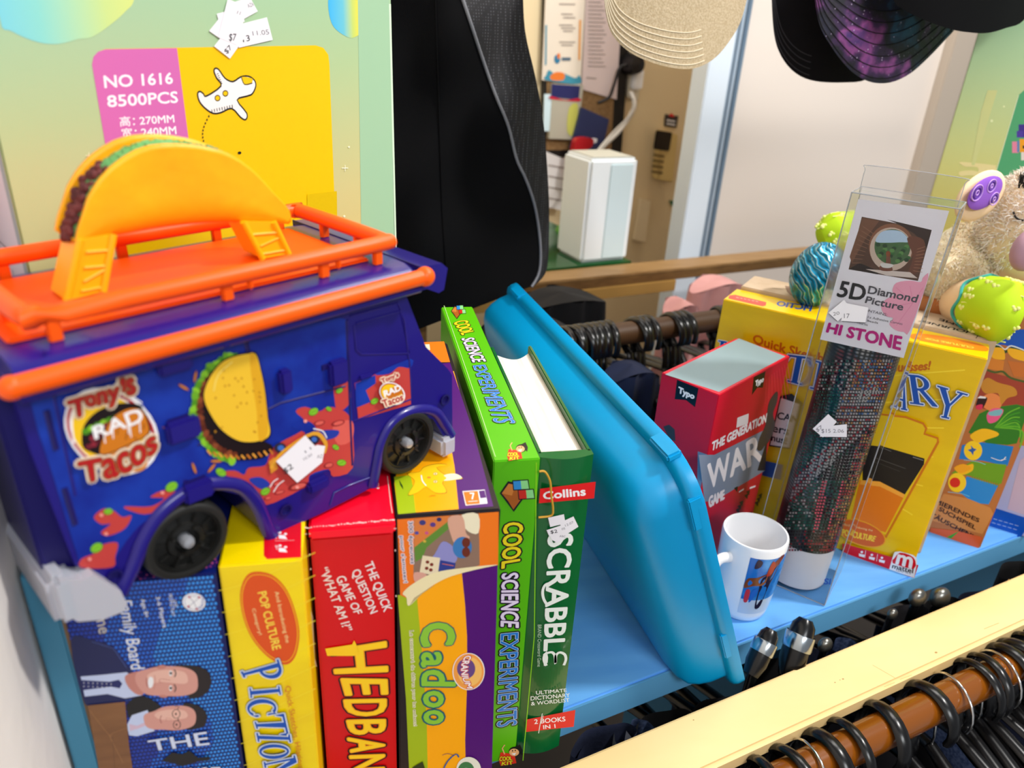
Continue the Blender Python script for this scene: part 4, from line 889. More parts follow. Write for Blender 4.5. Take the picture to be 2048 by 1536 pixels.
for i in range(12): f.ell(460+(i*37 % 150), 600+(i*23 % 80), 4, 4, ink('#7a3a10', .3))
RAW = ink('#f4f2f4', .3)
f.text('RAD', [(400, 672), (608, 594), (588, 538), (386, 622)], RAW, bold=2.8)
for x, y0, y1 in ((404, 610, 660), (436, 650, 690), (470, 590, 670), (536, 570, 650), (546, 620, 664), (585, 545, 645)): f.line([(x, y0), (x+6, y1)], 5, RAW)
LR = ink('#b3161e', .3); LBG = ink('#f2dcc0', .3)
def logo(st, q, b=4): f.text(st, q, LR, bold=b, out=[(LBG, 20), (ink('#4a0c10', .3), 10), (ink('#c87a3c', .3), 6.5)])
LT = [('T', [(312, 578), (352, 566), (362, 488), (282, 512)], 4.5), ('ony', [(368, 548), (428, 545), (512, 512), (496, 450), (420, 470), (352, 492)], 3.4), ('’', [(516, 470), (530, 462), (520, 410), (504, 418)], 3.4), ('s', [(536, 484), (570, 474), (556, 410), (528, 420)], 3.4),
 ('T', [(362, 852), (412, 840), (420, 752), (326, 770)], 4.5), ('acos', [(440, 838), (560, 795), (660, 712), (648, 655), (540, 715), (424, 762)], 3.4)]
for st, q, b in LT: f.text(st, q, LBG, out=[(LBG, 19), (LBG, 10)])
for st, q, b in LT: f.text(st, q, LR, bold=b, out=[(ink('#4a0c10', .3), 9), (ink('#c87a3c', .3), 6)])
# door logo, small
f.ell(1662, 478, 58, 45, WHT, 30); f.ell(1661, 478, 53, 41, ink('#b01c24', .3), 30); f.ell(1660, 478, 48, 37, RY_, 30); f.poly([(1640, 505), (1645, 470), (1680, 445), (1702, 460), (1700, 480)], ink('#c87018', .3), 3)
f.text('RAD', [(1630, 492), (1700, 462), (1694, 440), (1624, 468)], RAW, bold=1.6)
f.text('Tony’s', [(1622, 438), (1690, 410), (1684, 388), (1612, 416)], LR, bold=1.2, out=[(LBG, 6)]); f.text('Tacos', [(1628, 536), (1708, 506), (1702, 478), (1616, 508)], LR, bold=1.2, out=[(LBG, 6)])
dec = mb.build('side_sticker', t)
# round window glass panel
mb = MB(); g = Face(mb, tt(0, 0, 0), -TW, base=2e-4); g.poly([(710, 650), (714, 698), (724, 706), (816, 704), (798, 624), (714, 648)], mat('truck_window', '#1a0f70', .12)); mb.build('door_window', t)
sticker(t, f, [([(1166, 765), (1290, 655), (1340, 708), (1220, 820)], [('11', [(1292, 730), (1318, 714), (1312, 704), (1286, 722)], 0)]),
               ([(1200, 800), (1340, 695), (1375, 700), (1362, 770), (1256, 856)], [('AZ', [(1340, 752), (1364, 750), (1364, 736), (1340, 738)], 0), ('10.50', [(1285, 762), (1320, 740), (1316, 730), (1280, 752)], 0), ('$2', [(1204, 824), (1242, 796), (1228, 772), (1194, 800)], 1)])])
# ---- wheels
def wheel(c_, sgn, r=.0192):
    wl = MB(); ax = TW*-sgn
    wl.lathe([(r*.55, -.011), (r*.93, -.012), (r, -.0085), (r, .0035), (r*.96, .0058), (r*.90, .0066), (r*.80, .0062), (r*.78, .0040), (r*.76, .0040)], c_, ax, TYRE, 48); rm = MB(); rm.lathe([(r*.79, .0052), (r*.74, .0054), (r*.70, .0022), (r*.46, .0030), (r*.42, .0046), (r*.30, .0050), (r*.26, .0022), (r*.17, .0022)], c_, ax, TYR2, 48)
    a, b = frame_of(ax)
    for k in range(10):
        q = R_(36*k+10); d = a*math.cos(q)+b*math.sin(q); e = ax.cross(d)
        rm.rbox(V3(c_)+d*r*.47+ax*.0015-e*.0006, d*r*.26, e*.0012, ax*.0026, TYR2, .0003)
    for k in range(4):
        q = R_(90*k+35); d = a*math.cos(q)+b*math.sin(q); rm.lathe([(.0012, .0046), (.0012, .0062), (.0006, .0062), (0, .0058)], V3(c_)+d*r*.37, ax, TYR2, 10)
    hb = MB(); hb.lathe([(r*.15, .001), (r*.15, .0060), (r*.12, .0074), (0, .0080)], c_, ax, mat('axle_grey', '#a9acb4', .3, .4), 20)
    return wl, rm, hb
for s_ in (0.0015, .1265):
    for w_, sg in ((.0035, 1), (WID-.0035, -1)):
        a, b, c = wheel(tt(s_, w_, .0192), sg); wo = a.build('wheel', t); 
        bo = b.build('rim', wo); c.build('axle_cap', wo)
# ---- roof
mb = MB()
pts = [(-.0085, .1085), (-.0088, .1125), (-.0070, .1165), (-.003, .1190), (.003, .1203), (.0140, .1206), (WID-.004, .1206), (WID+.004, .1190), (WID+.0085, .1150), (WID+.0085, .1085)]
mb.prism(pts, tt(-.0455, 0, 0), TW, TU, TL, .1775, PB, smooth=True)
nose = [(.132, .1085), (.132, .1206), (.146, .1200), (.1500, .1165), (.1475, .1055), (.1440, .1045), (.136, .1085)]
mb.prism(nose, tt(0, -.0083, 0), TL, TU, TW, WID+.0166, PB)
mb.tube([tt(-.046, -.0072, .1095), tt(.132, -.0072, .1095)], .0022, PB, k=10); mb.rbox(tt(.1318, -.0088, .1125), TL*.0006, TW*(WID+.0176), TU*.0085, PBD, 0); mb.build('roof', t)
mb = MB(); a_, b_ = tpx(22, 776, -.0105), tpx(850, 553, -.0105)
mb.tube([tt(a_[0], -.0105, a_[1]), tt(b_[0], -.0105, b_[1])], .0040, PO, k=14); mb.ball(tt(b_[0], -.0105, b_[1]), .0050, PO); mb.ball(tt(a_[0], -.0105, a_[1]), .0043, PO)
mb.build('awning_rail', t)
mb = MB(); mb.rbox(tt(-.041, .0150, .1200), TL*.160, TW*.074, TU*.0022, PO, .001); mb.build('roof_tray', t)
mb = MB(); hR = .1305; sL, sR, wN, wF = -.0345, .1265, .0090, .0925
loop = [(sL+.012, wN), (sR-.012, wN), (sR-.003, wN+.003), (sR, wN+.012), (sR, wF-.010), (sR-.003, wF-.003), (sR-.010, wF), (sL+.010, wF), (sL+.002, wF-.003), (sL, wF-.010), (sL, wN+.012), (sL+.003, wN+.003)]
mb.tube([tt(s_, w_, hR) for s_, w_ in cr(loop, 5)], .0039, PO, closed=True, k=14)
for s_, w_ in ((-.027, wN), (.040, wN), (.088, wN), (.119, wN), (-.02, wF), (.03, wF), (.078, wF), (.115, wF), (sR, .035), (sR, .066), (sL, .035), (sL, .07)):
    mb.rbox(tt(s_-.0024, w_-.0016, .1203), TL*.0048, TW*.0032, TU*(hR-.1213), PO, .0006)
for s_ in (.050, .095): mb.rbox(tt(s_-.001, wN-.003, hR-.007), TL*.0022, TW*.003, TU*.007, PO, .0008)
mb.build('roof_rack', t)
# hooks under the roof edge
mb = MB()
for px in (575-300, 742-300): 
    q = tpx(px, 690, -.008); mb.rbox(tt(q[0], -.0095, .1075), TL*.004, TW*.003, TU*.006, PB, .0008)
mb.build('roof_clip', t)
# ---- bumpers
mb = MB(); 
bp = [tpx(*p, -.003) for p in [(112, 1150), (162, 1152), (182, 1142), (236, 1175), (248, 1200), (244, 1215), (200, 1232), (150, 1236), (128, 1222)]]
mb.prism(bp, tt(0, -.006, 0), TL, TU, TW, .010, GREY)
s0 = min(p[0] for p in bp)
mb.rbox(tt(-.0545, -.0062, .008), TL*.010, TW*(WID+.0124), TU*.0235, GREY, .003, 3)
mb.build('rear_bumper', t)
mb = MB(); q = tpx(892, 880, -.002); mb.rbox(tt(q[0]-.004, -.004, -.001), TL*.011, TW*(WID+.008), TU*.0125, GREY, .002); mb.build('front_bumper', t)
# rear door panel
mb = MB(); mb.rbox(tt(SP[2][0]-.010, .006, .014), TL*.012, TW*(WID-.012), TU*.095, PBD, .001); mb.build('rear_door', t)
# ---- taco on the roof
ta = MB(); WC = .050
cT = cpx(0, 0, 2.56)
near = [(385, 1242), (395, 1180), (412, 1130), (430, 1075), (450, 1010), (500, 925), (560, 858), (630, 805), (700, 765), (775, 742), (850, 735), (925, 735), (1000, 742), (1075, 756), (1150, 778), (1220, 815), (1290, 868), (1345, 925), (1400, 990), (1450, 1040), (1482, 1085), (1484, 1135)]
low = [(385, 1242), (420, 1240), (480, 1232), (600, 1214), (700, 1198), (800, 1178), (900, 1163), (1000, 1152), (1100, 1144), (1200, 1140), (1300, 1143), (1400, 1146), (1460, 1142), (1478, 1135)]
BU = .0075; WNE = WC-BU
def resamp(P, n):
    L = [0]
    for i in range(1, len(P)): L.append(L[-1]+math.dist(P[i], P[i-1]))
    out = []
    for k in range(n):
        d = L[-1]*k/(n-1); i = 1
        while i < len(L)-1 and L[i] < d: i += 1
        t_ = (d-L[i-1])/max(L[i]-L[i-1], 1e-9); out.append((P[i-1][0]*(1-t_)+P[i][0]*t_, P[i-1][1]*(1-t_)+P[i][1]*t_))
    return out
N_ = 44
top = resamp([tpx(*cT(*p), WNE) for p in near], N_); bot = resamp([tpx(*cT(*p), WNE) for p in low], N_)
TS = mat('taco_shell', '#ffbe0c', .42, noise=('#ffa806', 28, (1, 1, 1), .35, .7), bump=(70, .5, .0012), sub=.08)
def shellpt(i, v, sg):
    # v 0 fold .. 1 rim
    a, b = bot[i], top[i]; h = a[1]+(b[1]-a[1])*v; s_ = a[0]+(b[0]-a[0])*v
    wv = (1-(1-min(1, v*2.6))**2)**.5 if v < .385 else 1
    bulge = BU*wv
    return tt(s_, WC-sg*bulge, h)
for sg in (1, -1):
    def g(u, v, sg=sg):
        i = min(N_-1, int(round(u*(N_-1)))); p = shellpt(i, v, sg)
        return p if sg == 1 else p+TU*.002*v-TL*.002*v
    ta.grid(lambda u, v: g(u, v), N_, 18, TS)
sg_ = thing('x', 'x', 'x', (0, 0, 0)); bpy.data.objects.remove(sg_)
taco = ta.build('taco', t, solid=.0024)
fm = MB()
def fillpt(u, v, k, base, amp, r0):
    i = u*(N_-1); i0 = int(i); a, b = bot[i0], top[i0]; 
    h = a[1]+(b[1]-a[1])*k; s_ = a[0]+(b[0]-a[0])*k
    w_ = WC+(v-.5)*BU*1.7
    n_ = math.sin(u*93)*math.sin(v*17+u*40)*amp
    return tt(s_+(.5-u)*.0*n_, w_, h+base+n_+.002*math.sin(math.pi*v))
MEAT = mat('taco_mince', '#4c1a1c', .7, noise=('#6a2c2a', 200, (1, 1, 1), .4, .6), bump=(300, .8, .001)); LET = mat('taco_lettuce', '#3c7a4a', .5, noise=('#6aa860', 60, (1, 1, 1), .4, .6)); 
fm.grid(lambda u, v: fillpt(u*.99, v, .97, -.001, .0012, 0), 120, 10, LET); fm.build('lettuce', taco)
fm = MB()
for k in range(260):
    u = .02+(k/260)**1.0*.26; i0 = int(u*(N_-1)); b = top[i0]; a = bot[i0]; kk = random.uniform(.55, 1.0) if u > .03 else .6
    fm.ball(tt(a[0]+(b[0]-a[0])*kk-.0005, WC+random.uniform(-.0035, .005), a[1]+(b[1]-a[1])*kk+random.uniform(-.001, .002)), random.uniform(.0014, .0022), MEAT, nu=8, nv=6)
fm.grid(lambda u, v: tt(*(lambda q: (q[0]+.004, WC+(v-.5)*BU*1.7, q[1]))((bot[int(u*12)][0]*(1-u)+top[int(u*12)][0]*u, bot[int(u*12)][1]*(1-u)+top[int(u*12)][1]*u))), 12, 8, MEAT)
fm.build('mince', taco)
# supports
def sup(pts, w0, th, rib):
    m_ = MB(); P = [tpx(*cT(*p), w0) for p in pts]; m_.prism(P, tt(0, w0, 0), TL, TU, TW, th, PY)
    for a, b in ((0, 3), (1, 2)):
        m_.tube([tt(P[a][0], w0, P[a][1]), tt(P[b][0], w0, P[b][1])], .0016, PY, k=8)
    for a, b in rib: p, q = tpx(*cT(*a), w0), tpx(*cT(*b), w0); m_.tube([tt(p[0], w0-.0003, p[1]), tt(q[0], w0-.0003, q[1])], .0006, PY, k=6)
    m_.build('taco_support', t)
sup([(410, 1225), (580, 1200), (528, 1492), (340, 1540)], WC-.009, .018, [((430, 1370), (545, 1360)), ((430, 1440), (535, 1380)), ((415, 1490), (520, 1470)), ((440, 1290), (560, 1280))])
sup([(1245, 1135), (1400, 1135), (1478, 1300), (1345, 1325)], WC-.009, .018, [((1290, 1200), (1420, 1190)), ((1330, 1260), (1440, 1210)), ((1340, 1300), (1460, 1280))])
# ================================================================== big brick-figure box behind the truck
P0 = onz(60, 560, .30); k_ = .395/P0.length
d0 = ray(60, 560); P0 = EYE+d0*(.392/d0.y); BY = R_(49); BD_ = V3((math.cos(BY), math.sin(BY), 0)); BN = V3((BD_.y, -BD_.x, 0))
P1 = onpl(787, 300, P0, BN); LEN = (P1-P0).dot(BD_); P0.z = .2685
GM = gradmat('card_pastel_blend', tuple(UP*.86-BD_*.10), [(0, '#e2c07a'), (.25, '#d6c688'), (.5, '#b2c896'), (.8, '#93c8ae'), (1, '#86c4b4')], .3, tuple(P0), .30)
t = thing('brick_figure_box', 'tall pastel brick building set box with pink and yellow panel, behind the toy truck', 'toy box', P0+BD_*LEN/2)
mb = MB(); mb.rbox(P0, BD_*LEN, -BN*.029, UP*.34, GM, .0012)
f = Face(mb, P0, BN, base=1e-4); f.cv(cpx(0, 0, 2.56))
CYN = ink('#76cfe6', .3)
f.poly([(0, -300), (0, 100), (60, 160), (190, 215), (300, 225), (400, 200), (470, 190), (560, 130), (640, 60), (690, -20), (700, -300)], gradmat('card_blob_blend', tuple(BD_), [(0, '#72cdea'), (.35, '#8ad8d0'), (.75, '#c6e08e'), (1, '#d8e482')], .3, tuple(P0), .085), 4)
f.poly([(1683, 60), (1684, -40), (1720, -200), (1840, -200), (1896, 0), (1898, 80), (1870, 150), (1820, 188), (1780, 190), (1710, 140)], gradmat('card_ball_blend', tuple(BD_), [(0, '#3fb4f0'), (.45, '#6cc4d8'), (.75, '#c8d870'), (1, '#f0e040')], .3, tuple(onpl(657, 40, P0, BN)), .032), 5)
f.poly([(1830, -100), (1990, -100), (2020, 1290), (1850, 1270)], mat('card_band', '#a9caa0', .3, noise=('#9fc6a8', 3, (1, 1, 1), .3, .7)))
f.line([(1996, 20), (2026, 1280)], 10, ink('#d9ecd2'))
YB_ = ink('#f4c400', .3); PK = ink('#cf6cb2', .3)
f.poly([(470, 330), (478, 290), (500, 265), (540, 250), (1615, 232), (1655, 245), (1680, 280), (1686, 330), (1722, 1290), (640, 1330), (560, 860)], YB_)
f.poly([(470, 330), (478, 290), (500, 265), (540, 252), (905, 246), (968, 740), (1000, 1000), (760, 1100), (600, 1100), (545, 780)], PK)
WT = ink('#fbf4fa', .3)
f.text('NO 1616', [(536, 450), (884, 428), (880, 372), (530, 388)], WT, bold=1.8); f.text('8500PCS', [(552, 548), (910, 525), (906, 468), (546, 490)], WT, bold=1.8)
f.text('高：', [(614, 648), (690, 644), (688, 592), (610, 598)], WT, bold=.6); f.text('270MM', [(716, 638), (892, 626), (888, 588), (712, 600)], WT, bold=1)
f.text('宽：', [(622, 708), (700, 704), (696, 652), (618, 658)], WT, bold=.6); f.text('240MM', [(724, 698), (902, 686), (898, 646), (720, 660)], WT, bold=1)
f.text('厚：', [(632, 768), (708, 764), (704, 714), (628, 720)], WT, bold=.6); f.text('120MM', [(732, 758), (912, 746), (908, 706), (728, 720)], WT, bold=1)
KB = ink('#14121c', .3)
rocket = [(1010, 480), (1022, 468), (1040, 480), (1055, 492), (1130, 440), (1108, 400), (1094, 365), (1100, 350), (1118, 356), (1150, 400), (1190, 418), (1230, 394), (1270, 390), (1300, 410), (1308, 440), (1290, 480), (1262, 492), (1212, 512), (1262, 580), (1256, 612), (1230, 600), (1185, 555), (1130, 576), (1090, 580), (1050, 555), (1020, 520)]
f.poly(rocket, ink('#f6f2ee', .3), 3); f.line(rocket, 7, KB, 3, True)
for x, y in ((1112, 502), (1152, 478)): f.ell(x, y, 13, 14, YB_); f.ring(x, y, 13, 14, 4, KB)
f.poly([(1234, 394), (1290, 402), (1282, 430), (1250, 432)], YB_, 3); f.line([(1234, 394), (1250, 432), (1290, 425)], 4, KB, 3)
for i in range(9): f.line([(1084+i*13, 576-i*3), (1082+i*13, 560-i*3)], 4, KB)
for i in range(6): f.line([(1108+i*4, 380+i*10), (1116+i*4, 376+i*10)], 3, KB)
for i in range(8):
    a = i/8; x = 1068-32*math.sin(a*2.4); f.line([(x, 590+i*18), (x-2, 600+i*18)], 6, KB)
f.poly([(1570, 995), (1722, 978), (1724, 1140), (1572, 1160)], ink('#e2ba00', .3)); f.line([(1632, 1092), (1640, 1086), (1648, 1092), (1646, 1100)], 5, KB)
f.ell(1224, 782, 9, 7, KB)
def plus(x, y, r): f.line([(x-r, y), (x+r, y)], 3, ink('#fdf6dc', .3)); f.line([(x, y-r), (x, y+r)], 3, ink('#fdf6dc', .3))
plus(452, 796, 16); plus(1764, 860, 16); plus(1784, 752, 5); plus(1760, 1106, 6)
tagf = f
# the other face, white with a grey edge
g = Face(mb, P0, -BD_, base=1.5e-4); A = onpl(0, 200, P0, -BD_)
def gp(d_, z): return (lambda q: (q.dot(g.u), q.dot(g.v)))(P0-BN*d_+UP*z-g.o)
g.poly([gp(.003, .01), gp(.028, .01), gp(.028, .335), gp(.003, .335)], ink('#d9cfd6', .4), uv=True); g.poly([gp(.0, .0), gp(.003, .0), gp(.003, .34), gp(.0, .34)], ink('#9ea6a8', .4), uv=True)
g.cv(lambda x, y: (x/4.043, 380+y/4.043))
for i in range(5):
    for j in range(7): g.line([(-150+j*36, 655+i*26-j*3), (-128+j*36, 653+i*26-j*3)], 3, ink('#6a6670', .5)); g.line([(-142+j*36, 646+i*26-j*3), (-136+j*36, 662+i*26-j*3)], 3, ink('#6a6670', .5))
g.line([(-40, 395), (0, 410), (55, 460), (62, 500)], 4, ink('#4a4650', .5)); g.line([(108, 640), (135, 760)], 3, ink('#4a4650', .5))
mb.build('carton', t)
sticker(t, f, [([(1106, 70), (1225, 40), (1250, 110), (1130, 160)], []), ([(1190, 12), (1275, -16), (1316, 58), (1232, 104)], [('AZ6', [(1268, 42), (1296, 28), (1288, 10), (1260, 22)], 0)]), ([(1066, 158), (1160, 40), (1240, 120), (1140, 210)], []),
 ([(1196, 130), (1362, 88), (1392, 204), (1218, 244)], [('11.05', [(1290, 182), (1374, 176), (1370, 150), (1286, 160)], 0), ('13', [(1240, 216), (1276, 208), (1270, 178), (1236, 186)], 1)]),
 ([(1090, 236), (1190, 110), (1262, 172), (1172, 300)], [('$7', [(1158, 280), (1186, 250), (1168, 228), (1140, 258)], 1)]), ([(1110, 190), (1160, -6), (1262, 34), (1206, 230)], [('$7', [(1166, 214), (1200, 214), (1204, 172), (1168, 172)], 1), ('11', [(1206, 70), (1222, 76), (1228, 60), (1212, 54)], 0)])])
# ================================================================== black garment hanging behind the boxes
JK = mat('jacket_black', '#060608', .9, spec=.15, bump=(900, .35, .0006)); JM = None
def meshmat():
    m = bpy.data.materials.new('jacket_mesh'); m.use_nodes = True; nt = m.node_tree; b = nt.nodes['Principled BSDF']; b.inputs['Roughness'].default_value = .6
    tc = nt.nodes.new('ShaderNodeTexCoord'); v = nt.nodes.new('ShaderNodeTexVoronoi'); v.inputs['Scale'].default_value = 330; v.inputs['Randomness'].default_value = .15
    r = nt.nodes.new('ShaderNodeValToRGB'); r.color_ramp.elements[0].position = .18; r.color_ramp.elements[0].color = lin('#4c4c52'); r.color_ramp.elements[1].position = .34; r.color_ramp.elements[1].color = lin('#131318')
    nt.links.new(tc.outputs['Object'], v.inputs['Vector']); nt.links.new(v.outputs['Distance'], r.inputs[0]); nt.links.new(r.outputs[0], b.inputs['Base Color']); MATS['jacket_mesh'] = m; return m
JM = meshmat()
def lerp_curve(P, n): return resamp(P, n)
NV = 60
rightc = lerp_curve(cr([(1040, -120), (1045, -40), (1050, 60), (1070, 150), (1085, 230), (1092, 300), (1098, 400), (1098, 470), (1096, 525), (1088, 552), (1066, 574)], 4, False), NV)
pipec = lerp_curve(cr([(890, -120), (912, -40), (945, 60), (965, 120), (990, 190), (1015, 250), (1032, 318), (1048, 352), (1064, 395), (1074, 440), (1080, 500), (1077, 545), (1062, 573)], 4, False), NV)
leftc = lerp_curve(cr([(650, -120), (650, 0), (652, 200), (656, 400), (664, 560), (676, 720)], 4, False), NV)
botc = lerp_curve(cr([(676, 720), (780, 715), (850, 690), (905, 655), (960, 620), (1010, 604), (1062, 574)], 4, False), 40)
def jn(px, py, t_):
    b = math.sin(math.pi*min(1, max(0, (px-640)/(1110-640))))
    return .845-.045*b**.5-.006*math.sin(px*.035+py*.004+1)*b-.008*math.sin(px*.016-py*.012)*b-.003*math.sin(py*.03+px*.02)*b
def jpt(px, py): return onn(px, py, jn(px, py, 0))
t = thing('black_jacket', 'black sports garment with grey piping and mesh side panel, hanging behind the games', 'jacket', onn(950, 560, .86))
mb = MB()
def g(u, v):
    j = v*(NV-1); i0 = min(NV-2, int(j)); f_ = j-i0; L_ = (leftc[i0][0]*(1-f_)+leftc[i0+1][0]*f_, leftc[i0][1]*(1-f_)+leftc[i0+1][1]*f_); Rr = (pipec[i0][0]*(1-f_)+pipec[i0+1][0]*f_, pipec[i0][1]*(1-f_)+pipec[i0+1][1]*f_)
    return jpt(L_[0]*(1-u)+Rr[0]*u, L_[1]*(1-u)+Rr[1]*u)
def gb(u, v): 
    p = g(u, v); k = rkc(p); return rk(k[0], .875-.01*math.sin(math.pi*u), k[2])
mb.grid(g, 60, 50, JK); mb.grid(gb, 20, 20, JK); mb.grid(lambda u, v: g(u, 1)*(1-v)+gb(u, 1)*v, 60, 3, JK); mb.grid(lambda u, v: g(0, u)*(1-v)+gb(0, u)*v, 40, 3, JK)
mb.build('body', t)
mb = MB()
def g2(u, v):
    j = int(round(v*(NV-1))); a, b = pipec[j], rightc[j]; p = jpt(a[0]*(1-u)+b[0]*u, a[1]*(1-u)+b[1]*u); return p
mb.grid(g2, 16, NV, JM); mb.grid(lambda u, v: (lambda p: p*(1-u)+rk(rkc(p)[0]-.01, .875, rkc(p)[2])*u)(g2(1, v)), 4, NV, JM); mb.build('mesh_panel', t)
mb = MB(); mb.tube([jpt(*p)-RN*.0015 for p in pipec], .0019, mat('piping_grey', '#77787e', .5), k=8); mb.build('piping', t)
mb = MB(); mb.tube([jpt(*p)-RN*.001 for p in cr([(868, -60), (874, 120), (880, 300), (884, 420), (893, 560)], 6, False)], .0009, JK, k=6); mb.build('seam', t)
# ================================================================== teal shallow container standing on its long side
TEAL = mat('teal_translucent', '#0098d4', .34, sub=.05)
Ad = (RN+RD*.155).normalized(); Bd = (UP*.93-RD*.367); Bd = (Bd-Ad*Bd.dot(Ad)).normalized(); Cd = Bd.cross(Ad); Cd = Cd if Cd.dot(RD) > 0 else -Cd
O_ = rk(.417, .3215, -.004)
LA, HB = .44, .252
def rr(e, c, r, n=9):
    a0, a1, b0, b1 = e, LA-e, e, HB-e; out = []
    for cx, cy, st in ((a1-r, b1-r, 0), (a0+r, b1-r, 90), (a0+r, b0+r, 180), (a1-r, b0+r, 270)):
        r_ = r*.3 if st == 180 else r
        if st == 180: cx, cy = a0+r_, b0+r_
        for k in range(n): q = R_(st+90*k/(n-1)); out.append(O_+Ad*(cx+r_*math.cos(q))+Bd*(cy+r_*math.sin(q))+Cd*c)
    return out
mb = MB(); D_ = -.056
rings = [(.075, D_, .02), (.045, D_+.0003, .022), (.030, D_+.002, .025), (.020, D_+.006, .028), (.0135, D_+.012, .03), (.0105, D_+.020, .031), (.0085, D_+.030, .032), (.0075, -.0115, .034), (.003, -.0105, .036), (.001, -.0085, .037), (.0, -.005, .038), (.0, .0, .038), (.0025, .0, .037)]
RV = [rr(e, c, r) for e, c, r in rings]; n = len(RV[0])
mb.add(sum(RV, []), [tuple(range(n))]+[(q*n+i, (q+1)*n+i, (q+1)*n+(i+1) % n, q*n+(i+1) % n) for q in range(len(RV)-1) for i in range(n)], TEAL, True)
t = thing('storage_container', 'shallow teal-blue plastic tray standing on edge between dictionary and mug', 'container', O_+Ad*.2)
mb.build('tray', t, solid=.0016)
for a_ in (.02, .37): mb = MB(); mb.rbox(O_+Ad*a_+Bd*(HB-.0045)+Cd*-.012, Ad*.03, Bd*.006, Cd*.012, TEAL, .0015); mb.build('rim_clip', t)
for b_ in (.045, .195): mb = MB(); mb.rbox(O_+Bd*b_+Cd*-.012+Ad*-.0005, Bd*.03, Ad*.004, Cd*.011, TEAL, .001); mb.build('rim_clip', t)
# ================================================================== second yellow game box, standing turned
bR = onz(1820, 1150, 0); hP = .2497; tL = onz(1447, 598, hP); bL = V3((tL.x, tL.y, 0)); FD = (bR-bL); LP = FD.length; FD.normalize(); FN = V3((-FD.y, FD.x, 0)); FN = FN if FN.y > 0 else -FN
CY2 = mat('card_yellow2', '#eabf00', .3, noise=('#f4cc04', 8, (1, 1, 5), .35, .65))
t = thing('board_game_box', 'upright yellow drawing game box with a cut-out window, turned behind the clear tube box', 'board game', bL+FD*LP/2)
mb = MB(); mb.rbox(bL, FD*LP, FN*.046, UP*hP, CY2, .0009); f = Face(mb, bL, -FN, base=1e-4); ft = Face(mb, bL+UP*hP, UP, base=1e-4)
for k in range(6): f.line([(1680-k*10, 770+k*48), (1780, 752+k*52), (1930-k*21, 740+k*58)], 3, ink('#ffdf30'), 3)
cA = cpx(1780, 560, 5.907); cB = cpx(1400, 560, 5.12); cC = cpx(1600, 760, 3.491); cD = cpx(1280, 640, 2.56)
OT = ink('#c8660c')
f.text('Quick Sketches, Hilarious Guesses!', [(1505, 688), (1690, 738), (1858, 742), (1862, 722), (1692, 715), (1508, 668)], OT, bold=.8)
def ser2(f, ch, q, r): f.shape(SERIF[ch], q, BL, out=[(BD, r*1.4), (WB, r)])
f.cv(cB); f.shape(SERIF['P'], [(160, 830), (300, 850), (330, 640), (190, 615)], BL, out=[(WB, 8)]); f.cv(lambda x, y: (x, y))
for ch, q in (('I', [(1478, 740), (1496, 746), (1506, 694), (1488, 690)]), ('C', [(1512, 752), (1546, 764), (1560, 708), (1524, 698)]), ('T', [(1566, 760), (1612, 772), (1624, 714), (1576, 708)]), ('I', [(1620, 776), (1644, 782), (1656, 726), (1632, 720)]), ('O', [(1650, 786), (1698, 800), (1712, 744), (1664, 732)]), ('N', [(1704, 806), (1752, 818), (1768, 762), (1720, 748)])): ser2(f, ch, q, 2.2)
f.cv(cA); ser2(f, 'A', [(20, 1500), (210, 1536), (200, 1200), (140, 1140)], 13); ser2(f, 'R', [(240, 1450), (570, 1490), (500, 1130), (190, 1100)], 13); ser2(f, 'Y', [(560, 1600), (740, 1640), (900, 1330), (560, 1230)], 13)
f.cv(cD)
f.poly([(722, 385), (780, 372), (838, 420), (770, 655), (664, 640), (690, 500)], ink('#2a2418')); f.poly([(726, 394), (818, 425), (765, 648), (670, 634)], ink('#ece6e6'))
f.text('CAN', [(704, 500), (806, 522), (812, 486), (712, 466)], BLK, bold=1.5); f.text('ers', [(680, 566), (760, 584), (764, 556), (684, 540)], BLK, bold=1.5); f.text('nus!', [(676, 612), (750, 630), (754, 596), (680, 580)], BLK, bold=1.5)
f.poly([(640, 715), (735, 735), (722, 812), (628, 790)], ink('#2a55a8'))
f.cv(cC)
f.poly([(400, 190), (620, 226), (740, 250), (860, 292), (884, 330), (872, 366), (960, 396), (968, 420), (945, 460), (620, 1075), (560, 1060), (360, 1000), (300, 900)], ink('#f0c808'))
f.poly([(440, 440), (600, 460), (872, 540), (868, 580), (735, 790), (600, 740), (440, 700)], BLK); f.line([(560, 545), (740, 610)], 5, ink('#4a4a4a')); f.line([(560, 575), (700, 630)], 4, ink('#3a3a3a')); f.line([(590, 470), (640, 490)], 5, ink('#6a6a6a')); f.line([(790, 530), (862, 552)], 6, ink('#8a8a8a'))
f.poly([(420, 690), (560, 710), (735, 795), (600, 1055), (440, 1000), (360, 960)], ink('#ee7f0a')); f.poly([(430, 690), (560, 700), (735, 790), (725, 815), (560, 735), (420, 720)], ink('#ffae3a'))
f.line([(560, 230), (740, 252), (862, 296), (884, 330), (870, 368), (962, 398), (966, 425), (600, 1090)], 16, ink('#d87808'))
f.ell(430, 1060, 180, 85, ink('#f4a80c'), 20); f.ell(430, 1060, 172, 77, ink('#e0640c'), 20); f.text('POP CULTURE', [(300, 1075), (520, 1118), (535, 1082), (300, 1030)], ink('#ffd630'), bold=2); f.text('And Introducing the', [(310, 1010), (508, 1052), (512, 1034), (312, 990)], CRM)
f.poly([(300, 1130), (400, 1158), (640, 1225), (830, 1282), (800, 1372), (300, 1215)], ink('#d80c20'))
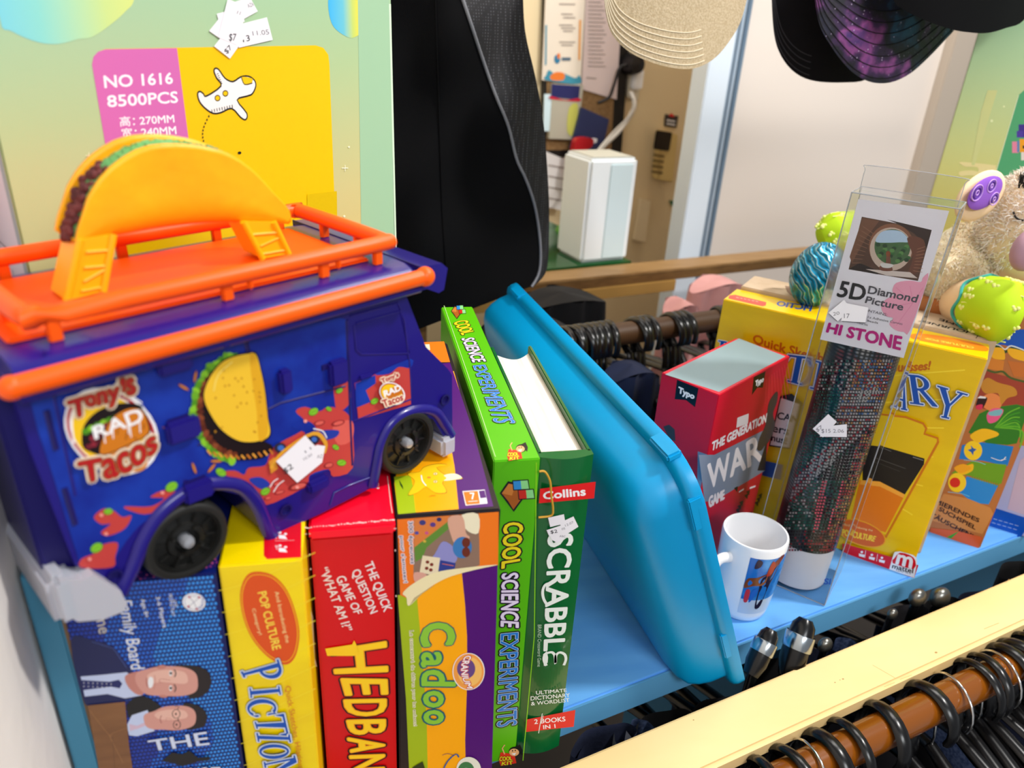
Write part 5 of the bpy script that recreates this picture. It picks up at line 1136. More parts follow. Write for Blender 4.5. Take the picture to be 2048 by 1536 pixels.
for x, y in ((435, 1205), (505, 1225), (575, 1245)): f.ell(x, y-14, 9, 8, WHT); f.poly([(x-20, y-4), (x+22, y+6), (x+16, y+24), (x-20, y+14)], WHT)
f.line([(462, 1180), (456, 1232)], 3, WHT); f.line([(545, 1205), (538, 1255)], 3, WHT)
f.poly([(655, 1210), (665, 1190), (700, 1186), (790, 1210), (816, 1230), (820, 1262), (800, 1370), (625, 1312)], WHT); f.poly([(665, 1230), (700, 1195), (770, 1212), (808, 1250), (795, 1310), (650, 1268)], ink('#d80c20'), 2)
f.text('m', [(672, 1272), (778, 1302), (790, 1232), (690, 1208)], WHT, bold=5); f.text('mattel', [(645, 1302), (790, 1338), (794, 1308), (652, 1272)], BLK, bold=1.5); f.text('GAMES', [(672, 1322), (776, 1346), (778, 1332), (674, 1308)], BLK)
ft.cv(cB); ft.poly([(300, 158), (360, 152), (680, 228), (672, 262), (640, 270), (290, 190)], ink('#e0402c')); [ft.line([(370+k*40, 178+k*8), (396+k*40, 184+k*8)], 9, ink('#f8dcc0')) for k in range(6)]
ft.text('PICTIO', [(1130, 322), (780, 262), (800, 215), (1150, 268)], BL, bold=4, out=[(WB, 4)])
ft.cv(cA); ft.poly([(260, 640), (420, 640), (700, 680), (1000, 740), (1150, 800), (1155, 835), (1080, 838), (800, 800), (500, 745), (260, 690)], ink('#f08018'), 4); ft.text('CULTURE POP', [(990, 790), (410, 680), (420, 700), (985, 812)], ink('#f8c040'), bold=3)
mb.build('carton', t)
# brown cardboard box behind it
cbL = bL+FN*.047; hc = .2535
t = thing('cardboard_box', 'plain brown cardboard box with upside-down black lettering, under the plush lamb', 'box', cbL+FD*LP/2)
mb = MB(); mb.rbox(cbL+FD*.004, FD*(LP+.001), FN*.052, UP*hc, KRAFT, .001); g = Face(mb, cbL+UP*hc, UP, base=1e-4, conv=cA)
g.text('HOME', [(1000, 590), (600, 480), (590, 455), (985, 575)][::-1] and [(985, 592), (590, 452), (612, 478), (1000, 575)], ink('#1c1814', .8), bold=3) if 0 else None
g.text('JOURNEY', [(960, 600), (350, 462), (330, 488), (925, 632)], ink('#1c1814', .8), bold=3.5); g.text('HOME', [(1000, 578), (590, 452), (575, 478), (985, 600)], ink('#1c1814', .8), bold=3.5)
g.line([(1085, 590), (1015, 690)], 8, ink('#4a3c30', .8)); g.cv(cB); g.poly([(870, 60), (960, 75), (1000, 190), (920, 150), (890, 120)], ink('#8a6f5c', .8)); g.line([(740, 82), (850, 100)], 8, ink('#8a7664', .8))
mb.build('carton', t)
# jungle search game
gR = onz(1960, 1097, 0); gD = FD; gN = FN; LG_ = .235; gL = gR-gD*LG_; hg = .268
t = thing('board_game_box', 'jungle picture game box with yellow ducks and blue water, wedged behind the upright yellow box', 'board game', gL+gD*LG_/2)
mb = MB(); off = max(0, (cbL+FN*.053-gL).dot(gN)); gL = gL+gN*off; gR = gR+gN*off
mb.rbox(gL, gD*LG_, gN*.056, UP*hg, mat('card_jungle', '#b8703a', .35), .0009); f = Face(mb, gL, -gN, base=1e-4); f.cv(cpx(1840, 640, 3.2019))
f.poly([(380, 60), (700, 60), (700, 200), (640, 190), (540, 160), (380, 150)], ink('#0a56c4')); f.line([(470, 160), (505, 162), (545, 188), (585, 165), (680, 200)], 10, ink('#e8f0f4'), 4); f.line([(440, 172), (500, 170), (548, 205), (590, 180), (690, 215)], 18, ink('#1f4a20'), 4)
f.poly([(400, 320), (700, 400), (700, 620), (560, 600), (360, 560)], ink('#a0402c'))
f.poly([(380, 600), (460, 560), (620, 540), (700, 560), (620, 790), (560, 800), (430, 790), (310, 720)], ink('#2e7a1c'))
for i in range(9): f.line([(480+i*4, 690), (560+i*12, 600+i*14), (640, 560+i*32)], 9, ink(['#6ab82a', '#3f9a20'][i % 2]), 4)
f.poly([(470, 185), (490, 175), (535, 185), (545, 240), (530, 255), (460, 240)], ink('#f8b81c'), 3); f.poly([(560, 200), (580, 180), (690, 210), (700, 265), (600, 245)], ink('#f8b81c'), 3)
f.poly([(440, 240), (540, 262), (530, 330), (430, 310)], ink('#d8842c')); f.poly([(560, 260), (700, 280), (690, 370), (600, 360)], ink('#c8702c')); f.line([(430, 320), (480, 335), (530, 330), (580, 370), (690, 400)], 16, ink('#4a5c24'), 4)
f.ell(460, 525, 66, 56, ink('#e88a4a'), 10); f.poly([(390, 420), (430, 370), (500, 400), (600, 430), (620, 480), (560, 500), (520, 540), (500, 470), (420, 470)], ink('#c88a2c'), 4); f.poly([(368, 510), (380, 492), (425, 495), (428, 515), (400, 565), (358, 560)], ink('#2a0c10'), 4); f.poly([(366, 500), (385, 486), (424, 492), (420, 502)], WHT); f.poly([(360, 548), (400, 540), (395, 572), (362, 570)], ink('#d83058'), 3)
f.poly([(430, 600), (470, 565), (535, 575), (500, 640), (450, 662), (430, 640)], ink('#e85a90'), 3); f.poly([(440, 590), (525, 570), (515, 610), (450, 612)], ink('#7ab8c8'), 2)
f.poly([(380, 780), (600, 810), (560, 935), (400, 900), (250, 890), (270, 800)], ink('#0a7ad0')); f.poly([(330, 905), (555, 925), (520, 1050), (340, 1000), (200, 980)], ink('#6aa01c')); f.poly([(300, 1000), (500, 1060), (440, 1180), (340, 1170), (250, 1100)], ink('#1488dc'))
for i in range(12): f.poly([(330+i*15, 990+i*4), (345+i*15, 990+i*4), (334+i*15, 1020+i*5)], ink('#6aa01c'))
f.line([(455, 880), (520, 900), (550, 875)], 5, WHT, 3); f.line([(520, 895), (552, 890)], 4, WHT)
for cx, cy, cm in ((340, 835, '#1c5cb0'), (238, 1040, '#d8281c')):
    f.ell(cx, cy, 58, 62, ink('#f8d020'), 0); f.poly([(cx-20, cy-95), (cx+60, cy-140 if cy < 900 else cy-110), (cx+150 if cy < 900 else cx+100, cy-120), (cx+160 if cy < 900 else cx+105, cy-95), (cx+90, cy-70), (cx+30, cy-50)], ink('#f4be14'), 4)
    if cy < 900: f.poly([(cx-36, cy-4), (cx-10, cy-12), (cx-16, cy-34), (cx+4, cy-14), (cx+24, cy-8), (cx+4, cy+8), (cx, cy+32), (cx-14, cy+10)], ink(cm))
    else: f.ell(cx-14, cy, 34, 32, ink(cm)); f.poly([(cx-20, cy-95), (cx+40, cy-120), (cx+90, cy-90), (cx+20, cy-60)], ink('#f4a818'), 3)
    f.line([(cx-60, cy+60), (cx+30, cy+72), (cx+80, cy+90)], 4, ink('#8ad4e8'), 3)
f.poly([(150, 1110), (300, 1140), (450, 1200), (470, 1240), (400, 1370), (60, 1280)], ink('#cf8a4a'))
DKB = ink('#3a1c10')
f.text('ANIMIERENDES', [(0, 1130), (375, 1295), (382, 1272), (10, 1100)], DKB, bold=2); f.text('SUCHSPIEL ZUM', [(110, 1225), (480, 1370), (490, 1348), (125, 1200)], DKB, bold=2) if 0 else f.text('SUCHSPIEL', [(118, 1218), (352, 1342), (360, 1318), (130, 1195)], DKB, bold=2); f.text('TÄUSCHEN!', [(60, 1255), (335, 1392), (345, 1368), (80, 1225)], DKB, bold=2)
f.poly([(70, 1330), (240, 1350), (400, 1390), (372, 1462), (200, 1420), (60, 1370)], ink('#d85c2c')); f.poly([(170, 1390), (250, 1350), (230, 1370), (200, 1398)], ink('#3f9a20'))
mb.build('carton', t)
# pale blue box at the frame edge
qR = onz(2053, 1077, 0)+FN*off; qL = qR-FD*.2; d_ = (gL+gN*.058-qL).dot(FN)
if d_ > 0: qL = qL+FN*d_
mb = MB(); mb.rbox(qL, FD*.2, FN*.06, UP*.235, mat('card_lavender', '#aeb9e8', .3), .0009); f = Face(mb, qL, -FN, base=1e-4); f.cv(cpx(1840, 640, 3.2019))
f.poly([(440, 1190), (720, 1280), (640, 1400), (400, 1330)], ink('#0a54c0')); [f.line([(470+k*34-j*10, 1272+k*10+j*24), (494+k*34-j*10, 1279+k*10+j*24)], 5, ink('#a8c4ee')) for k in range(5) for j in (0, 1)]; f.poly([(640, 900), (700, 850), (700, 1260), (560, 1210)], ink('#c8b8d4')); f.poly([(600, 720), (720, 720), (720, 810), (600, 800)], ink('#c88a2c'))
o = mb.build('carton_box'); recenter(o, qL+FD*.1); tag(o, 'pale lavender box with deep blue foot band, right of the jungle game', 'box')
# ================================================================== red party card game box
kz = .215; K1, K2, K3, K4 = onz(1438, 790, kz), onz(1320, 748, kz), onz(1580, 712, kz), onz(1478, 672, kz)
d1 = (K3-K1); d1.z = 0; w1 = d1.length; d1.normalize(); d2 = V3((-d1.y, d1.x, 0)); w2 = ((K2-K1).dot(d2)+(K4-K3).dot(d2))/2; kb = V3((K1.x, K1.y, 0))
RDK = mat('card_crimson', '#c9082c', .35); RDK2 = ink('#e03a50')
t = thing('card_game_box', 'crimson card game box with grey top and black ribbon tabs, behind the mug', 'card game', kb+d1*w1/2+d2*w2/2)
mb = MB(); mb.rbox(kb, d1*w1, d2*w2, UP*kz, RDK, .0006)
f = Face(mb, kb+UP*kz, UP, base=1e-4); f.poly([(1330, 749), (1478, 677), (1571, 713), (1438, 784)], ink('#81969c', .5))
f = Face(mb, kb, -d1, base=1e-4, conv=cD)   # narrow left face
f.poly([(190, 306), (300, 350), (282, 446), (236, 410), (178, 405)], BLK); f.text('Typo', [(196, 382), (272, 412), (282, 380), (200, 342)], WHT, bold=2.2)
f.poly([(120, 545), (150, 535), (178, 560), (182, 620), (150, 610)], ink('#3a3438')); f.poly([(296, 672), (344, 688), (299, 925), (292, 900)], ink('#7d8aa0'))
f = Face(mb, kb, -d2, base=1e-4, conv=cD)   # long right face
for k in range(9): f.line([(648+k*13, 300-k*10), (640+k*18, 430-k*4)], 2, RDK2)
f.poly([(582, 292), (642, 262), (628, 346), (600, 346), (572, 384)], BLK); f.text('Typo', [(590, 346), (630, 322), (634, 290), (592, 312)], WHT, bold=1.5)
f.poly([(300, 690), (380, 690), (640, 560), (640, 770), (385, 925), (330, 930)], ink('#7d8aa0'))
f.poly([(498, 500), (556, 478), (552, 530), (492, 552)], ink('#e8dcdc')); CW = ink('#f0e8ea')
f.text('THE GENERATION', [(368, 668), (648, 520), (650, 478), (370, 626)], CW, bold=1.6, shear=.15)
[f.text(a_, q_, CW, bold=2.6) for a_, q_ in (('W', [(345, 868), (462, 804), (456, 682), (346, 742)]), ('A', [(462, 802), (540, 760), (528, 640), (462, 676)]), ('R', [(552, 752), (628, 712), (606, 582), (544, 628)]))]
f.poly([(660, 420), (690, 372), (704, 372), (700, 420), (680, 480), (690, 540), (660, 620), (640, 640), (620, 668), (598, 660), (612, 600), (640, 540), (650, 480)], ink('#3c3638'), 4)
f.poly([(640, 640), (650, 620), (640, 770), (600, 770)], ink('#1d1a22'))
f.text('GAME', [(352, 960), (430, 915), (430, 870), (352, 905)], CW, bold=2)
for k in range(10): f.poly([(480+(k*53 % 150), 860+(k*37 % 130)), (500+(k*53 % 150), 850+(k*37 % 130)), (496+(k*53 % 150), 880+(k*37 % 130))], BLK); 
f.line([(505, 880), (530, 865)], 4, WHT); f.line([(560, 860), (590, 850)], 4, WHT)
mb.build('carton', t)
# ================================================================== mug
mc = onz(1477, 1209, 0); 
RM = (onz(1574, 1085, .082)-onz(1430, 1075, .082)).length/2*.91; HM = .088
MW = mat('mug_white', '#f0f0f2', .15, coat=.3)
t = thing('printed_mug', 'white mug with a blue picture wrap, standing in front of the clear tube box', 'mug', (mc.x, mc.y, .0005))
mo = V3((mc.x, mc.y, .0005)); mb = MB()
mb.lathe([(0, 0), (RM*.74, 0), (RM*.82, .002), (RM*.86, .008), (RM*.97, HM*.5), (RM, HM-.002), (RM-.0008, HM), (RM-.0026, HM), (RM-.0034, HM-.002), (RM*.97-.004, HM*.5), (RM*.84-.003, .010), (RM*.7, .005), (0, .005)], mo, UP, MW, 64)
mb.build('body', t)
def mugr(h): return RM*(.86+.11*min(1, (h-.008)/(HM*.5-.008))) if h < HM*.5 else RM*(.97+.03*(h-HM*.5)/(HM*.5))
def wrap(a, h, k=0): r = mugr(h)+.00025+k*.00012; return mo+V3((math.cos(a)*r, math.sin(a)*r, h))
acam = math.atan2(-mc.y, -mc.x)      # towards the camera
mb = MB()
def patch(a0, a1, h0, h1, m, k, n=14): mb.grid(lambda u, v: wrap(acam+a0+(a1-a0)*u, h0+(h1-h0)*v, k), n, 6, m)
MBL = mat('mug_blue', '#1f6fc4', .2, noise=('#5aa8e8', 60, (1, 1, 1), .45, .7))
patch(.02, 1.9, .030, .079, MBL, 0); patch(.02, 1.9, .012, .030, mat('mug_paleblue', '#c4d4e8', .2), 0)
def mpoly(pts, m, k):
    P = cr(pts, 4); c = (sum(p[0] for p in P)/len(P), sum(p[1] for p in P)/len(P)); n = len(P)
    mb.add([wrap(acam+c[0], c[1], k)]+[wrap(acam+p[0], p[1], k) for p in P], [(0, i+1, (i+1) % n+1) for i in range(n)], m, True)
mpoly([(.55, .020), (.75, .022), (.8, .045), (.95, .060), (1.05, .074), (.9, .070), (.7, .062), (.5, .056), (.5, .04)], ink('#232038', .2), 1)
mpoly([(.04, .044), (.3, .048), (.62, .050), (.66, .062), (.35, .058), (.08, .055)], ink('#7a4226', .2), 2)
mpoly([(.62, .060), (.8, .062), (.85, .072), (.7, .076)], ink('#a03028', .2), 3); mpoly([(.8, .066), (1.2, .078), (1.0, .080), (.75, .072)], ink('#7a3a34', .2), 2)
mpoly([(.2, .068), (.36, .070), (.4, .076), (.25, .078)], ink('#2a2440', .2), 2); mpoly([(.12, .028), (.24, .028), (.24, .042), (.12, .042)], ink('#c83a4a', .2), 2); mpoly([(.28, .028), (.36, .030), (.46, .044), (.3, .042)], ink('#2a6ac8', .2), 2)
mb.build('picture_wrap', t)
mb = MB(); ha = acam-.62
hd = V3((math.cos(ha), math.sin(ha), 0))
mb.tube(cr([tuple(mo+hd*(RM*.93)+UP*.068), tuple(mo+hd*(RM+.014)+UP*.070), tuple(mo+hd*(RM+.022)+UP*.052), tuple(mo+hd*(RM+.017)+UP*.030), tuple(mo+hd*(RM*.90)+UP*.022)], 6, False), .0042, MW, k=12, flat=1.3); mb.build('handle', t)
# ================================================================== clear box with rolled diamond picture
q1, q2, q3_ = onz(1508, 1142, 0)-RD*.010, onz(1648, 1213, 0), onz(1705, 1120, 0)
e1 = (q2-q1); wd_ = e1.length; e1.normalize(); e2 = V3((-e1.y, e1.x, 0)); dd = .066; dt = .036
tl, tr_ = onpl(1716, 391, q1, e2), onpl(1904, 419, q1, e2); hD = (tl.z+tr_.z)/2
ex = (tr_-tl); ez = ((tl-q1)+(tr_-q2))*.5; w0_ = (wd_+ex.length)/2; ez = V3((ez.x, ez.y, ez.z)); 
PET = mat('clear_pet', '#f4f6f8', .06, trans=1.0, ior=1.12, spec=.6)
PETE = mat('pet_edge', '#b9bcc2', .2, alpha=.55)
t = thing('diamond_picture_box', 'tall clear plastic box holding a rolled picture canvas under a white and pink card', 'craft kit', q1+e1*wd_/2+e2*dd/2)
mb = MB(); zs = UP*.0015
eb = ez+e2*(dt-dd)
for Q in ((q1, q2, q2+ez, q1+ez), (q1+e2*dd, q2+e2*dd, q2+e2*dd+eb, q1+e2*dd+eb), (q1, q1+e2*dd, q1+e2*dd+eb, q1+ez), (q2, q2+e2*dd, q2+e2*dd+eb, q2+ez)):
    n_ = (Q[1]-Q[0]).cross(Q[3]-Q[0]).normalized()*.0004; Q = [q+zs for q in Q]
    mb.add(Q+[q+n_ for q in Q], [(0, 3, 2, 1), (4, 5, 6, 7), (0, 1, 5, 4), (1, 2, 6, 5), (2, 3, 7, 6), (3, 0, 4, 7)], PET)
mb.rbox(q1+zs, e1*wd_, e2*dd, UP*.0004, PET, 0); mb.rbox(q1+ez+zs, e1*wd_, e2*dt, UP*.0004, PET, 0)
tp = q1+ez+e2*dt*.4; mb.rbox(tp+e1*wd_*.04, e1*wd_*.92, UP*.022, e2*.0005, PET, 0)
mb.build('clear_shell', t)
mb = MB()
for a, b in ((q1, q1+ez), (q2, q2+ez), (q2+e2*dd, q2+e2*dd+eb), (q1+e2*dd, q1+e2*dd+eb), (q1, q2), (q2, q2+e2*dd), (q1+ez, q2+ez), (q2+ez, q2+ez+e2*dt), (q1+ez, q1+ez+e2*dt), (q1+ez+e2*dt, q2+ez+e2*dt)): mb.tube([a+zs, b+zs], .0006, PETE, k=6)
P_ = tp+e1*wd_*.04; mb.tube(cr([tuple(P_), tuple(P_+UP*.018), tuple(P_+UP*.022+e1*.004), tuple(P_+UP*.022+e1*wd_*.88), tuple(P_+UP*.018+e1*wd_*.92), tuple(P_+e1*wd_*.92)], 4, False), .0004, PETE, k=6)
mb.build('folded_edge', t)
# roll
def dots(name):
    m = bpy.data.materials.new(name); m.use_nodes = True; nt = m.node_tree; b = nt.nodes['Principled BSDF']; b.inputs['Roughness'].default_value = .3
    tc = nt.nodes.new('ShaderNodeTexCoord'); mp = nt.nodes.new('ShaderNodeMapping'); mp.inputs['Rotation'].default_value = (0, R_(18), R_(20)); 
    n1 = nt.nodes.new('ShaderNodeTexNoise'); n1.inputs['Scale'].default_value = 17; n1.inputs['Detail'].default_value = 3
    r = nt.nodes.new('ShaderNodeValToRGB'); cols = [(.30, '#1c2a2c'), (.40, '#1f4a44'), (.46, '#7a8a8c'), (.50, '#8a3a38'), (.54, '#3c5a74'), (.60, '#b9b4b0'), (.68, '#26403a'), (.75, '#5a2028')]
    while len(r.color_ramp.elements) < len(cols): r.color_ramp.elements.new(.5)
    for e, (p, c) in zip(r.color_ramp.elements, cols): e.position = p; e.color = lin(c)
    w1_ = nt.nodes.new('ShaderNodeTexWave'); w1_.inputs['Scale'].default_value = 95; w1_.bands_direction = 'Z'; w2_ = nt.nodes.new('ShaderNodeTexWave'); w2_.inputs['Scale'].default_value = 95; w2_.bands_direction = 'X'
    mm = nt.nodes.new('ShaderNodeMath'); mm.operation = 'MULTIPLY'; mx = nt.nodes.new('ShaderNodeMix'); mx.data_type = 'RGBA'
    nt.links.new(tc.outputs['Object'], mp.inputs[0]); nt.links.new(mp.outputs[0], n1.inputs[0]); nt.links.new(tc.outputs['Object'], w1_.inputs[0]); nt.links.new(tc.outputs['Object'], w2_.inputs[0])
    nt.links.new(n1.outputs[0], r.inputs[0]); nt.links.new(w1_.outputs['Fac'], mm.inputs[0]); nt.links.new(w2_.outputs['Fac'], mm.inputs[1]); nt.links.new(mm.outputs[0], mx.inputs[0])
    mx.inputs[6].default_value = lin('#1a2022'); nt.links.new(r.outputs[0], mx.inputs[7]); nt.links.new(mx.outputs[2], b.inputs['Base Color']); MATS[name] = m; return m
DOT = dots('beaded_canvas')
rc = q1+e1*wd_*.5+e2*dd*.5; rr_ = min(wd_, dd)*.455; ezn = ez/ez.z; hL = hD*.60
WHP = mat('canvas_white', '#eceaee', .45)
mb = MB(); mb.lathe([(rr_, .0), (rr_, .052)], rc+UP*.004, ez, WHP, 48); mb.lathe([(rr_*.99, .0), (rr_*.99, hD*.95)], rc+UP*.004, ez, WHP, 40); f0 = None
rl = mb.build('canvas_roll', t)
mb = MB(); mb.lathe([(rr_+.0006, .046), (rr_+.0006, hD*.93)], rc+UP*.004, ez, DOT, 48)
# coloured bead motifs running round the roll
def onroll(px, py):
    d = ray(px, py); A = ez.normalized(); o = EYE-rc; dp = d-A*d.dot(A); op = o-A*o.dot(A); R0 = rr_+.0010
    a, b, c = dp.dot(dp), 2*dp.dot(op), op.dot(op)-R0*R0; D2 = b*b-4*a*c
    return EYE+d*((-b-D2**.5)/(2*a)) if D2 > 0 else None
cols2 = {'w': '#a9a6a4', 'r': '#9a3038', 'b': '#4a6a9a', 't': '#2c6a5c', 'o': '#a87a4a', 'p': '#d85a6a', 'k': '#2a1c20', 'g': '#1f4a3a'}
def dab(x, y, c, s_=3.0):
    P = [onroll(x+dx*s_, y+dy*s_) for dx, dy in ((-.5, -.5), (.5, -.5), (.5, .5), (-.5, .5))]
    if all(P): mb.add(P, [(0, 3, 2, 1)], ink(cols2[c], .25))
rnd = random.Random(3)
for j in range(62):
    for i in range(26):
        y = 722+j*6.2; x0 = 1655-(y-700)*.245; x = x0+i*5.6+ (y-700)*.0
        if x > x0+138-(y-700)*.02: continue
        u = (x-x0)/138; v = (y-722)/385; c = None
        if v < .16: c = rnd.choice('tgwwk') if u < .45 else rnd.choice('owrob')
        elif v < .33: c = rnd.choice('tgg') if u < .35 else rnd.choice(['b', 'w', 'r', 'o'][int(v*60) % 4]+'w')
        elif abs(v-(.66-.45*u)) < .075: c = 'wrww'[(i+j) % 4]
        elif v < .66-.45*u: c = rnd.choice('ttg')
        elif u > .78-.25*(v-.4): c = rnd.choice('rrko')
        elif v < .62: c = rnd.choice('kkg')
        elif v < .88: c = 'p' if (abs(u-.42-.2*(v-.62)) < .05 or abs(u-.72+.15*(v-.62)) < .05) else rnd.choice('tgwt' if u < .4 else 'tgk')
        else: c = rnd.choice('kkrk')
        dab(x, y, c, 3.6)
mb.build('beaded_picture', rl)
mb = MB(); fr = Face(mb, q1+zs-e2*.0002+e2*.0012, -e2, base=0)
fr2 = Face(mb, q1+zs+e2*.0014, -e2, base=0); fr2.conv = cpx(1560, 330, 3.2684)
CW_ = mat('kit_card_white', '#f3eef6', .3)
fr2.poly([(512, 222), (1106, 300), (808, 1262), (262, 1140)], CW_)
fr2.poly([(535, 338), (992, 425), (902, 758), (448, 682)], ink('#5a4034')); 
fr2.poly([(700, 356), (992, 425), (960, 545), (880, 450), (760, 380)], ink('#3a2c28')); fr2.poly([(540, 345), (650, 365), (560, 480), (470, 640), (455, 600)], ink('#7a5440'))
fr2.ell(728, 535, 148, 152, ink('#8a5c44'), 10); fr2.ell(725, 550, 138, 142, ink('#cbb4a4'), 10); fr2.ell(735, 535, 118, 116, ink('#4a6a44'), 10); fr2.poly([(625, 500), (660, 440), (730, 425), (800, 440), (845, 500), (780, 505), (700, 508)], ink('#b8d0e8'), 4)
for i in range(22): fr2.ell(640+(i*47 % 200), 520+(i*31 % 110), 16, 13, ink(['#2c4a30', '#5a8a4a', '#3c6a3a'][i % 3]))
fr2.poly([(830, 480), (900, 470), (950, 520), (900, 700), (840, 700), (870, 600)], ink('#6e4434'), 3); fr2.poly([(450, 680), (520, 640), (640, 690), (640, 715)], ink('#2c2220')); fr2.poly([(560, 680), (850, 700), (900, 740), (700, 722)], ink('#d8c8c0'))
for i in range(9): fr2.line([(470+i*9, 640-i*30), (530+i*10, 640-i*24)], 3, ink('#9a7058'))
for i in range(8): fr2.line([(870+i*4, 690-i*20), (930+i*3, 700-i*24)], 3, ink('#a87a5c'))
fr2.poly([(690, 640), (695, 600), (705, 570), (718, 575), (722, 610), (725, 650), (735, 690), (665, 690), (650, 665)], ink('#7a4c3c'), 4); fr2.ell(708, 580, 15, 18, ink('#8a4a2c')); fr2.poly([(660, 640), (740, 650), (720, 672), (670, 668)], ink('#d8d4d0'), 3)
PKF = ink('#f4a6be'); PKD = ink('#ea88a8')
fr2.poly([(970, 730), (935, 735), (920, 765), (850, 755), (760, 770), (735, 820), (745, 850), (690, 880), (662, 930), (690, 985), (740, 1000), (715, 1040), (760, 1080), (810, 1090), (850, 1080)], PKF, 3)
for p in ((760, 800), (850, 790), (700, 930), (760, 1050), (935, 800)): fr2.line([(870, 900), p], 3, PKD)
GK = ink('#2c2a2e'); GK2 = ink('#55525a')
fr2.text('5D', [(372, 858), (548, 888), (568, 790), (402, 758)], GK, bold=4); fr2.text('Diamond', [(574, 838), (890, 898), (908, 850), (585, 790)], GK2, bold=2); fr2.text('Picture', [(556, 900), (800, 950), (812, 906), (570, 858)], GK2, bold=2)
fr2.text('KIT CONTAINS:', [(470, 935), (700, 988), (704, 970), (476, 920)], GK2); fr2.text('1x Adhesive Canvas', [(575, 1000), (800, 1045), (802, 1030), (578, 985)], GK2); fr2.text('Beads', [(570, 1022), (640, 1038), (642, 1024), (572, 1010)], GK2); fr2.text('Tool kit', [(500, 1035), (575, 1052), (577, 1040), (502, 1022)], GK2)
fr2.line([(405, 1020), (560, 1030)], 7, GK2); fr2.line([(322, 968), (378, 1020)], 10, GK2)
MG = ink('#c41c80'); fr2.text('HI STONE', [(304, 1090), (785, 1208), (798, 1122), (322, 1032)], MG, bold=4.5)
cd_ = mb.build('header_card', t)
class _F: pass
fx = Face(MB(), q1+zs, -e2, base=6e-4, conv=cpx(1280, 640, 2.56))
sticker(t, fx, [([(885, 556), (965, 480), (1008, 520), (938, 600)], [('$7', [(908, 576), (940, 556), (928, 536), (900, 556)], 0)]), ([(930, 545), (1060, 532), (1060, 598), (922, 596)], [('$15 2.06', [(930, 580), (1045, 578), (1045, 558), (930, 556)], 0)])])
fx.conv = cpx(1560, 330, 3.2684); 
sticker(t, fx, [([(318, 965), (420, 880), (470, 940), (378, 1020)], [('20', [(350, 985), (392, 975), (388, 955), (348, 962)], 0)]), ([(400, 1018), (430, 900), (580, 930), (560, 1028)], [('17', [(420, 1000), (456, 1000), (456, 970), (420, 970)], 0)])])
fx.conv = cpx(1500, 1100, 3.5237); lg = MB(); fl = Face(lg, q1+zs, -e2, base=7e-4, conv=fx.conv); fl.text('SHENGHUI', [(522, 238), (640, 300), (650, 268), (530, 205)], ink('#2a5ab8'), bold=2) if 0 else fl.text('SI', [(520, 238), (566, 240), (572, 200), (530, 198)], ink('#2a5ab8'), bold=2); lg.build('printed_mark', t)
# ================================================================== foil egg
ec = onn(1636, 547, .535)
mb = MB()
def eggmat():
    m = bpy.data.materials.new('foil_blue'); m.use_nodes = True; nt = m.node_tree; b = nt.nodes['Principled BSDF']; b.inputs['Roughness'].default_value = .22; b.inputs['Metallic'].default_value = .45
    tc = nt.nodes.new('ShaderNodeTexCoord'); wv = nt.nodes.new('ShaderNodeTexWave'); wv.inputs['Scale'].default_value = 34; wv.inputs['Distortion'].default_value = 7; wv.inputs['Detail'].default_value = 2; wv.inputs['Detail Scale'].default_value = 1.3
    mp = nt.nodes.new('ShaderNodeMapping'); mp.inputs['Rotation'].default_value = (0, R_(35), R_(20))
    r = nt.nodes.new('ShaderNodeValToRGB'); cols = [(0, '#0a5f78'), (.35, '#1592c0'), (.62, '#27a8d8'), (.72, '#c9c6a2'), (.85, '#1c86a8'), (1, '#0d5a70')]
    while len(r.color_ramp.elements) < len(cols): r.color_ramp.elements.new(.5)
    for e, (p, c) in zip(r.color_ramp.elements, cols): e.position = p; e.color = lin(c)
    bp = nt.nodes.new('ShaderNodeBump'); bp.inputs['Distance'].default_value = .002; bp.inputs['Strength'].default_value = .5
    nt.links.new(tc.outputs['Object'], mp.inputs[0]); nt.links.new(mp.outputs[0], wv.inputs[0]); nt.links.new(wv.outputs['Fac'], r.inputs[0]); nt.links.new(r.outputs[0], b.inputs['Base Color']); nt.links.new(wv.outputs['Fac'], bp.inputs['Height']); nt.links.new(bp.outputs[0], b.inputs['Normal'])
    return m
def eggr(x, y, z): return 1+(-.10*z if z > 0 else .02*z)+.012*math.sin(math.atan2(y, x)*9+z*3)
mb.ball(ec, (.0275, .0275, .0365), eggmat(), a=RD, b=RN, c=(UP+RD*.12).normalized(), nu=48, nv=24, fn=eggr)
o = mb.build('foil_egg'); recenter(o, ec-UP*.0365); tag(o, 'shiny blue foil-wrapped chocolate egg standing on the cardboard box', 'egg')
# ================================================================== plush lamb
FLC = mat('fleece_cream', '#f1e4c8', .95, sub=.15, noise=('#e8d6b4', 30, (1, 1, 1), .3, .7)); FLW = mat('fleece_white', '#efe6dc', .95, sub=.15); TAN = mat('plush_tan', '#efcfaa', .8, bump=(400, .3, .0006)); LIME = mat('plush_lime', '#b4d80c', .75); PALEL = mat('plush_lime_spot', '#e4ec8a', .75); TQ = mat('plush_turquoise', '#3fa8a4', .75); PUR = mat('plush_purple', '#8e57c4', .75); PUL = mat('plush_purple_light', '#c49ae4', .75); PUD = mat('plush_purple_dark', '#5a3496', .75); FACE = mat('plush_face', '#ecd6b6', .8, bump=(400, .2, .0006)); NOSE = mat('plush_nose', '#b08a9a', .7); EYE_ = mat('stitch_black', '#18120f', .6)
bc = onn(1960, 545, .475); t = thing('plush_lamb', 'cream plush lamb with purple ear and lime green spotted feet, lying on the boxes', 'plush toy', bc-UP*.055)
rb = .082
def bodyfn(x, y, z): return 1+.03*math.sin(x*7+z*3)+.03*math.sin(z*8+y*4)
